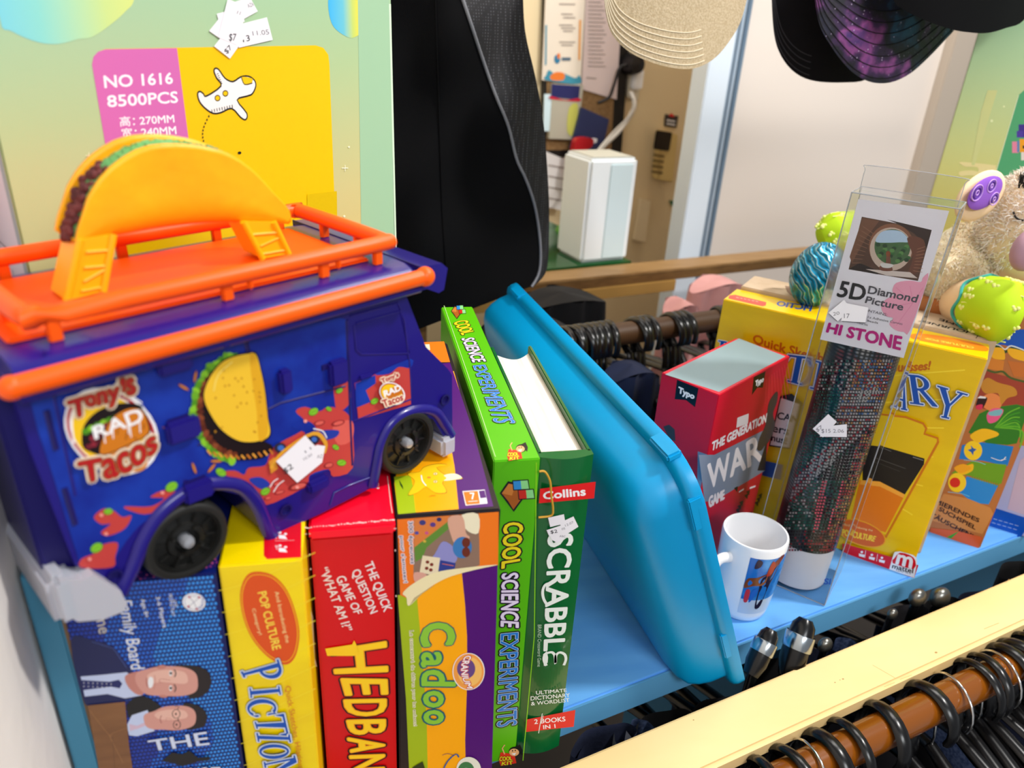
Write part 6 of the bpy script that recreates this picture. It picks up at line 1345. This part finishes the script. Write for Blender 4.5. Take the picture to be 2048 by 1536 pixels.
mb = MB(); mb.ball(bc, (.088, .052, .055), FLC, a=RD, b=RN, c=UP, nu=40, nv=24, fn=bodyfn); mb.build('body', t)
def tuft(mb, p, n, l, m, rnd, w_=.0011):
    a, b = frame_of(n); t_ = rnd.uniform(0, 6.28); s_ = a*math.cos(t_)+b*math.sin(t_); d = (n+s_*rnd.uniform(.4, 1.3)-UP*.4*rnd.random()).normalized(); q = d.cross(n); q = q.normalized()*w_ if q.length > 1e-4 else a*w_
    m_ = p+n*l*.55+s_*l*.1; e = p+d*l
    mb.add([p-q, p+q, m_+q*.8, m_-q*.8, e], [(0, 1, 2, 3), (3, 2, 4)], m, True)
rnd = random.Random(5); mb = MB()
for k in range(14000):
    u, v = rnd.random()*2*math.pi, rnd.uniform(-1, 1); q = (1-v*v)**.5; x, y, z = math.cos(u)*q, math.sin(u)*q, v
    if y > .45: continue
    kk = bodyfn(x, y, z); p = bc+(RD*x*.088+RN*y*.052+UP*z*.055)*kk; n = (RD*x/.088+RN*y/.052+UP*z/.055).normalized(); tuft(mb, p-n*.001, n, rnd.uniform(.003, .006), FLC if rnd.random() < .8 else FLW, rnd, .0006)
o = mb.build('fleece', t); o['kind'] = 'stuff'
hc_ = onn(2062, 452, .435); mb = MB()
def headfn(x, y, z): return 1+.10*max(0, -y)*(1-abs(z))*.5
hz = (UP*.97+RD*.2).normalized(); hx = (RD-hz*RD.dot(hz)).normalized(); hy = hz.cross(hx)
mb.ball(hc_, (.046, .046, .058), FACE, a=hx, b=hy, c=hz, nu=36, nv=24, fn=headfn); head = mb.build('head', t)
mb = MB(); nc = onn(2056, 500, .388); mb.ball(nc, (.018, .012, .020), NOSE, a=hx, b=hy, c=hz); mb.build('nose', head)
def onball(px, py, c, r, out=.0012):
    d = ray(px, py); 
    def tr(v): return V3((v.dot(hx)/r[0], v.dot(hy)/r[1], v.dot(hz)/r[2]))
    D, O = tr(d), tr(EYE-c); a, b, cc = D.dot(D), 2*D.dot(O), O.dot(O)-1; q = b*b-4*a*cc
    t_ = (-b-(q**.5 if q > 0 else 0))/(2*a); p = EYE+d*t_; return p+(EYE-p).normalized()*out
mb = MB(); pts = [onball(x, y, hc_, (.048, .050, .058)) for x, y in cr([(2027, 424), (2031, 434), (2040, 440), (2052, 440), (2064, 434)], 4, False)]; mb.tube(pts, .0009, EYE_, k=6); mb.build('closed_eye', head)
mb = MB(); rnd = random.Random(8)
for k in range(6500):
    u, v = rnd.random()*2*math.pi, rnd.uniform(-1, 1); q = (1-v*v)**.5; x, y, z = math.cos(u)*q, math.sin(u)*q, v
    if not (z > .62-.5*max(0, -x)*(y > -.6) or (x < -.62 and y > -.75)) or (y < -.7 and z < .72): continue
    n = (hx*x/.046+hy*y/.046+hz*z/.058).normalized(); tuft(mb, hc_+hx*x*.046+hy*y*.046+hz*z*.058, n, rnd.uniform(.004, .009), FLW, rnd, .0006)
for k in range(160):
    p = onball(2044+rnd.uniform(-10, 20), 372+rnd.uniform(-12, 6), hc_, (.048, .048, .060), .006); tuft(mb, p, UP, rnd.uniform(.008, .016), EYE_, rnd, .0006) if rnd.random() < .25 else None
o = mb.build('head_fleece', head); o['kind'] = 'stuff'
# ear
er = MB(); ec_ = onn(1960, 392, .45); ea = (onn(2030, 372, .45)-onn(1935, 408, .45)).normalized(); en = -RN; eb_ = ea.cross(en).normalized()
er.ball(ec_, (.034, .024, .0075), TAN, a=ea, b=eb_, c=en, nu=32, nv=14); ear = er.build('ear', t)
er = MB(); ic = onn(1970, 386, .441)
er.ball(ic, (.024, .0155, .0030), PUR, a=ea, b=eb_, c=en, nu=32, nv=10)
def tor(c, r, m, th=.0009): er.tube([c+(ea*math.cos(q)+eb_*math.sin(q))*r for q in [2*math.pi*i/20 for i in range(20)]], th, m, closed=True, k=6)
for px, py in ((1956, 386), (1985, 372), (1990, 398)):
    c0 = onn(px, py, .4375)
    for r in (.0022, .0048, .0074): tor(c0+RN*.0006, r*(1 if px == 1956 else .8), PUL if r != .0048 else PUD, .0006)
er.build('ear_lining', ear)
# front leg with lime foot
def limb(name, pts, rad, split, spots, seed):
    P = cr(pts, 8, False); n = len(P); L_ = [V3(p) for p in P]; rs = resamp([(i, r) for i, r in enumerate(rad)], n)
    tp_ = [r[1] for r in rs]; k0 = int(n*split)
    mb = MB(); mb.tube(L_[:k0+1], 1, TAN, k=28, taper=tp_[:k0+1]); leg = mb.build(name, t)
    mb = MB(); mb.tube(L_[k0:], 1, LIME, k=28, taper=[q*1.02 for q in tp_[k0:]]); ft_ = mb.build('foot', leg)
    d = (L_[k0+1]-L_[k0-1]).normalized(); a, b = frame_of(d); mb = MB(); r = tp_[k0]*1.04
    mb.tube([L_[k0]+d*.0035*math.sin(6*q)+(a*math.cos(q)+b*math.sin(q))*r for q in [2*math.pi*i/60 for i in range(60)]], .0016, TQ, closed=True, k=6); mb.build('scalloped_trim', leg)
    rnd = random.Random(seed); mb = MB()
    for k in range(spots):
        i = rnd.randint(k0+2, n-3); q = R_(rnd.uniform(0, 360)); dd_ = (L_[i+1]-L_[i-1]).normalized(); a, b = frame_of(dd_); nn = a*math.cos(q)+b*math.sin(q); c = L_[i]+nn*tp_[i]*.998
        if rnd.random() < .7:
            for w_ in (-.0022, .0, .0022): mb.ball(c+dd_*w_+nn.cross(dd_)*(abs(w_)*.8), .0020, PALEL, nu=8, nv=6)
        else: mb.tube([c-dd_*.005, c+nn.cross(dd_)*.001, c+dd_*.005], .0007, PALEL, k=6)
    mb.build('foot_pattern', ft_)
limb('leg', [onn(1900, 600, .47), onn(1925, 605, .448), onn(1958, 610, .425), onn(1990, 618, .405), onn(2018, 628, .39), onn(2040, 634, .382)], [.010, .024, .029, .031, .031, .012], .45, 60, 2)
limb('leg', [onn(1800, 470, .55), onn(1740, 462, .56), onn(1700, 462, .57), onn(1668, 466, .575), onn(1640, 476, .58)], [.015, .020, .021, .022, .010], .42, 30, 4)
# ================================================================== right-hand brick figure box
sL_ = sof(1901, 254, .66); Q0 = rk(sL_, .66, .0006)
GM2 = gradmat('card_pastel_blend_b', (0, 0, 1), [(0, '#e6c860'), (.45, '#e2cb66'), (.62, '#d2d58a'), (.8, '#b6d6a2'), (1, '#9fd2b4')], .3, tuple(Q0), .62)
t = thing('brick_figure_box', 'tall pastel brick building set box with a slanted green panel, behind the plush lamb', 'toy box', Q0+FD*.2)
mb = MB(); mb.rbox(Q0, FD*.42, FN*.08, UP*.66, GM2, .001); f = Face(mb, Q0, -FN, base=1e-4); f.cv(cpx(1780, 200, 3.071))
f.poly([(790, -30), (1200, -400), (1200, 480), (640, 480)], ink('#4fa873', .3)); f.line([(790, -30), (640, 480)], 4, ink('#e8efcf', .3))
f.poly([(440, 380), (640, 400), (650, 410), (660, 470), (636, 476), (500, 462), (435, 466), (428, 440), (500, 432), (540, 440), (535, 412), (470, 410), (440, 398)], ink('#f0e0a0', .3), 3); f.ell(632, 442, 10, 12, ink('#e2cb66'))
for x, y, r in ((625, 128, 8), (700, 40, 6)): f.ell(x, y, r, r, ink('#eef4c0'))
f.poly([(560, 70), (600, -60), (660, -60), (520, 400), (500, 400)], mat('card_band_b', '#dcd68c', .3, noise=('#cfd896', 2, (1, 1, 1), .3, .7)))
for x, y, w_, h_, c in ((790, 150, 50, 80, '#3c2a8c'), (778, 190, 40, 40, '#4a34a0'), (830, 110, 60, 120, '#3c2a8c'), (750, 255, 40, 70, '#e887a4'), (780, 250, 20, 70, '#5c86b8'), (796, 240, 70, 80, '#f2a21c'), (815, 280, 16, 18, '#231a1c'), (805, 320, 60, 50, '#e8ded4')): f.poly([(x, y), (x+w_, y), (x+w_, y+h_), (x, y+h_)], ink(c))
mb.build('carton', t)
# ================================================================== caps hanging by their straps
def cap(label, line, nrm_n, m, under, up_px=-260, stitch=None, sm=None, crown=None, lean=0):
    P = resamp(cr(line, 5, False), 50); xm = (line[0][0]+line[-1][0])/2; cc = onn(xm, up_px, nrm_n+.02)
    t = thing('baseball_cap', label, 'cap', onn(xm, -60, nrm_n)); mb = MB(); W_ = line[-1][0]-line[0][0]
    def pt(u, v, k=0):
        i = u*(len(P)-1); i0 = min(len(P)-2, int(i)); f_ = i-i0; e = (P[i0][0]*(1-f_)+P[i0+1][0]*f_, P[i0][1]*(1-f_)+P[i0+1][1]*f_)
        b_ = (line[0][0]+W_*(.06+.88*u), -75-22*math.sin(math.pi*u)); x, y = b_[0]*(1-v)+e[0]*v, b_[1]*(1-v)+e[1]*v
        q = (x-xm)/(W_/2); return onn(x, y, nrm_n-.030*(1-min(1, q*q))+lean*q+k-.012*v)
    mb.grid(lambda u, v: pt(u, v), 50, 20, m); mb.grid(lambda u, v: pt(u, v, .0026), 50, 20, under)
    mb.grid(lambda u, v: pt(u, 1, .0026*v), 50, 2, m); vis = mb.build('visor', t)
    if stitch:
        mb = MB()
        for k in range(stitch[0]):
            v = 1-.035-k*stitch[1]; mb.tube([pt(u_/30*stitch[2], v, -.0004) for u_ in range(31)], .0005, sm, k=5)
        mb.build('stitching', vis)
    mb = MB(); R0 = (onn(line[-1][0], -70, nrm_n)-onn(line[0][0], -70, nrm_n)).length*.46
    cc = onn(xm, -75, nrm_n)+RN*R0*.6+UP*.0; cm = crown or m
    mb.grid(lambda u, v: cc+(RD*math.cos(2*math.pi*u)*math.cos(v*math.pi/2)+RN*math.sin(2*math.pi*u)*math.cos(v*math.pi/2)+UP*math.sin(v*math.pi/2)*1.1)*R0+UP*.004, 40, 16, cm, True, True); mb.build('crown', t, solid=.0015)
    mb = MB(); mb.lathe([(.007, 0), (.006, .003), (0, .004)], cc+UP*R0*1.1+UP*.004, UP, cm, 16); mb.tube([cc+UP*(R0*1.1+.006), cc+UP*(R0*1.1+.05), cc+UP*(R0*1.1+.06)+RN*.012], .0012, CHR, k=6); mb.build('hanging_hook', t)
    return t
def galaxy():
    m = bpy.data.materials.new('galaxy_print'); m.use_nodes = True; nt = m.node_tree; b = nt.nodes['Principled BSDF']; b.inputs['Roughness'].default_value = .55
    tc = nt.nodes.new('ShaderNodeTexCoord'); n1 = nt.nodes.new('ShaderNodeTexNoise'); n1.inputs['Scale'].default_value = 16; n1.inputs['Detail'].default_value = 6
    r = nt.nodes.new('ShaderNodeValToRGB'); cols = [(.36, '#1c4a6c'), (.42, '#141432'), (.48, '#0e0c18'), (.53, '#3a1c4c'), (.58, '#8a4488'), (.64, '#3c2a6a'), (.72, '#2a7a9c')]
    while len(r.color_ramp.elements) < len(cols): r.color_ramp.elements.new(.5)
    for e, (p, c) in zip(r.color_ramp.elements, cols): e.position = p; e.color = lin(c)
    v = nt.nodes.new('ShaderNodeTexVoronoi'); v.inputs['Scale'].default_value = 260; r2 = nt.nodes.new('ShaderNodeValToRGB'); r2.color_ramp.elements[0].position = .10; r2.color_ramp.elements[0].color = (1, 1, 1, 1); r2.color_ramp.elements[1].position = .22; r2.color_ramp.elements[1].color = (0, 0, 0, 1)
    n2 = nt.nodes.new('ShaderNodeTexNoise'); n2.inputs['Scale'].default_value = 90; th = nt.nodes.new('ShaderNodeMath'); th.operation = 'GREATER_THAN'; th.inputs[1].default_value = .56; mu = nt.nodes.new('ShaderNodeMath'); mu.operation = 'MULTIPLY'; mx = nt.nodes.new('ShaderNodeMix'); mx.data_type = 'RGBA'; mx.inputs[7].default_value = lin('#c9b8dc')
    for a in (n1.inputs[0], v.inputs[0], n2.inputs[0]): nt.links.new(tc.outputs['Object'], a)
    nt.links.new(n1.outputs[0], r.inputs[0]); nt.links.new(v.outputs['Distance'], r2.inputs[0]); nt.links.new(n2.outputs[0], th.inputs[0]); nt.links.new(th.outputs[0], mu.inputs[0]); nt.links.new(r2.outputs[0], mu.inputs[1]); nt.links.new(mu.outputs[0], mx.inputs[0]); nt.links.new(r.outputs[0], mx.inputs[6]); nt.links.new(mx.outputs[2], b.inputs['Base Color']); return m
BEI = mat('cap_beige', '#bba98c', .9, bump=(700, .6, .0012), noise=('#a99676', 500, (1, 1, 1), .4, .6)); BKC = mat('cap_black', '#161418', .9, spec=.15, bump=(900, .5, .0008)); BKU = mat('cap_under', '#08080a', .9, spec=.1); GMS = mat('cap_grey_mesh', '#9a989c', .8, noise=('#5a585c', 700, (1, 1, 1), .45, .55))
cap('beige woven straw-look cap visor, leftmost of the caps at the top', [(1206, -30), (1212, 30), (1226, 72), (1262, 106), (1310, 127), (1355, 137), (1392, 136), (1430, 116), (1462, 78), (1484, 36), (1500, -30)], .72, BEI, BEI, stitch=(6, .055, .62), sm=mat('thread_cream', '#e2d4ba', .8), lean=.012)
cap('plain charcoal cap partly behind the starry purple cap', [(1542, -30), (1547, 60), (1560, 108), (1588, 144), (1628, 162), (1690, 165), (1735, 158), (1775, 120), (1800, -30)], .75, BKC, BKU, stitch=(4, .05, .4), sm=mat('thread_grey', '#3a383e', .8))
cap('black cap with a starry purple galaxy print visor', [(1626, -30), (1638, 46), (1662, 92), (1692, 132), (1720, 155), (1750, 166), (1785, 164), (1822, 146), (1860, 112), (1892, 78), (1915, 50), (1950, -30)], .68, galaxy(), BKU, stitch=(7, .085, 1.0), sm=mat('thread_black', '#08070c', .8), crown=BKC)
cap('plain black cap at the top right corner', [(1778, -40), (1790, 6), (1840, 36), (1900, 58), (1940, 65), (1975, 66), (2012, 56), (2050, 38), (2090, -40)], .62, BKU, BKU, crown=BKU)
mg = MB(); gc = onn(2005, 66, .70); mg.ball(gc, (.028, .016, .014), GMS, a=RD, b=RN, c=UP); o = mg.build('mesh_cap_back'); recenter(o, gc); tag(o, 'grey mesh cap back peeping out below the plain black cap', 'cap')
zc_ = .80
mb = MB(); mb.tube([rk(.3, .80, zc_), rk(1.6, .80, zc_)], .006, CHR, k=12); o = mb.build('cap_rail'); recenter(o, rk(.9, .80, zc_)); tag(o, 'chrome rail above the picture that the caps hang from', 'rail')
# ================================================================== chunky clips poking up between shelf and beam
def clip(label, px, py, n_, s_, rot):
    c = onn(px, py, n_); t = thing('trouser_clip', label, 'clip', c-UP*.05, 'black clip hangers in the gap'); ax = (RD*math.cos(R_(rot))+RN*.35*math.sin(R_(rot))+UP*math.sin(R_(rot))).normalized(); a, b = frame_of(ax)
    mb = MB(); mb.tube([c-ax*.034*s_, c-ax*.02*s_, c, c+ax*.014*s_, c+ax*.020*s_], .012*s_, GBL, k=16, taper=[.7, 1, 1, .85, .5]); mb.tube([c-ax*.02*s_, c-ax*.03*s_-UP*.05], .006*s_, GBL, k=10); mb.build('jaw', t)
    mb = MB(); mb.lathe([(.0128*s_, -.008*s_), (.0132*s_, -.006*s_), (.0132*s_, .005*s_), (.0128*s_, .006*s_)], c, ax, mat('steel_band', '#aeb6bc', .2, 1), 24); mb.build('metal_band', t)
clip('black clip with a broad bright metal band, nearest the clear tube box', 1598, 1280, .332, 1.0, 60); clip('black clip with a narrow metal band, left of the larger one', 1528, 1292, .332, .8, 50)
for px, py, s_, lb in ((1650, 1290, .008, 'dull metal button knob right of the two banded clips'), (1835, 1195, .010, 'grey metal button on denim in the rack gap'), (1880, 1195, .012, 'larger round steel button in the gap at the far right'), (1785, 1228, .006, 'small dark snap button in the rack gap')):
    mb = MB(); c = onn(px, py, .335); mb.ball(c, (s_, s_*.7, s_), mat('dull_steel', '#7c7b76', .3, .9), a=RD, b=RN, c=UP); mb.tube([c, c-UP*.06], s_*.4, GBL, k=8); o = mb.build('metal_button'); recenter(o, c-UP*.06); tag(o, lb, 'button')
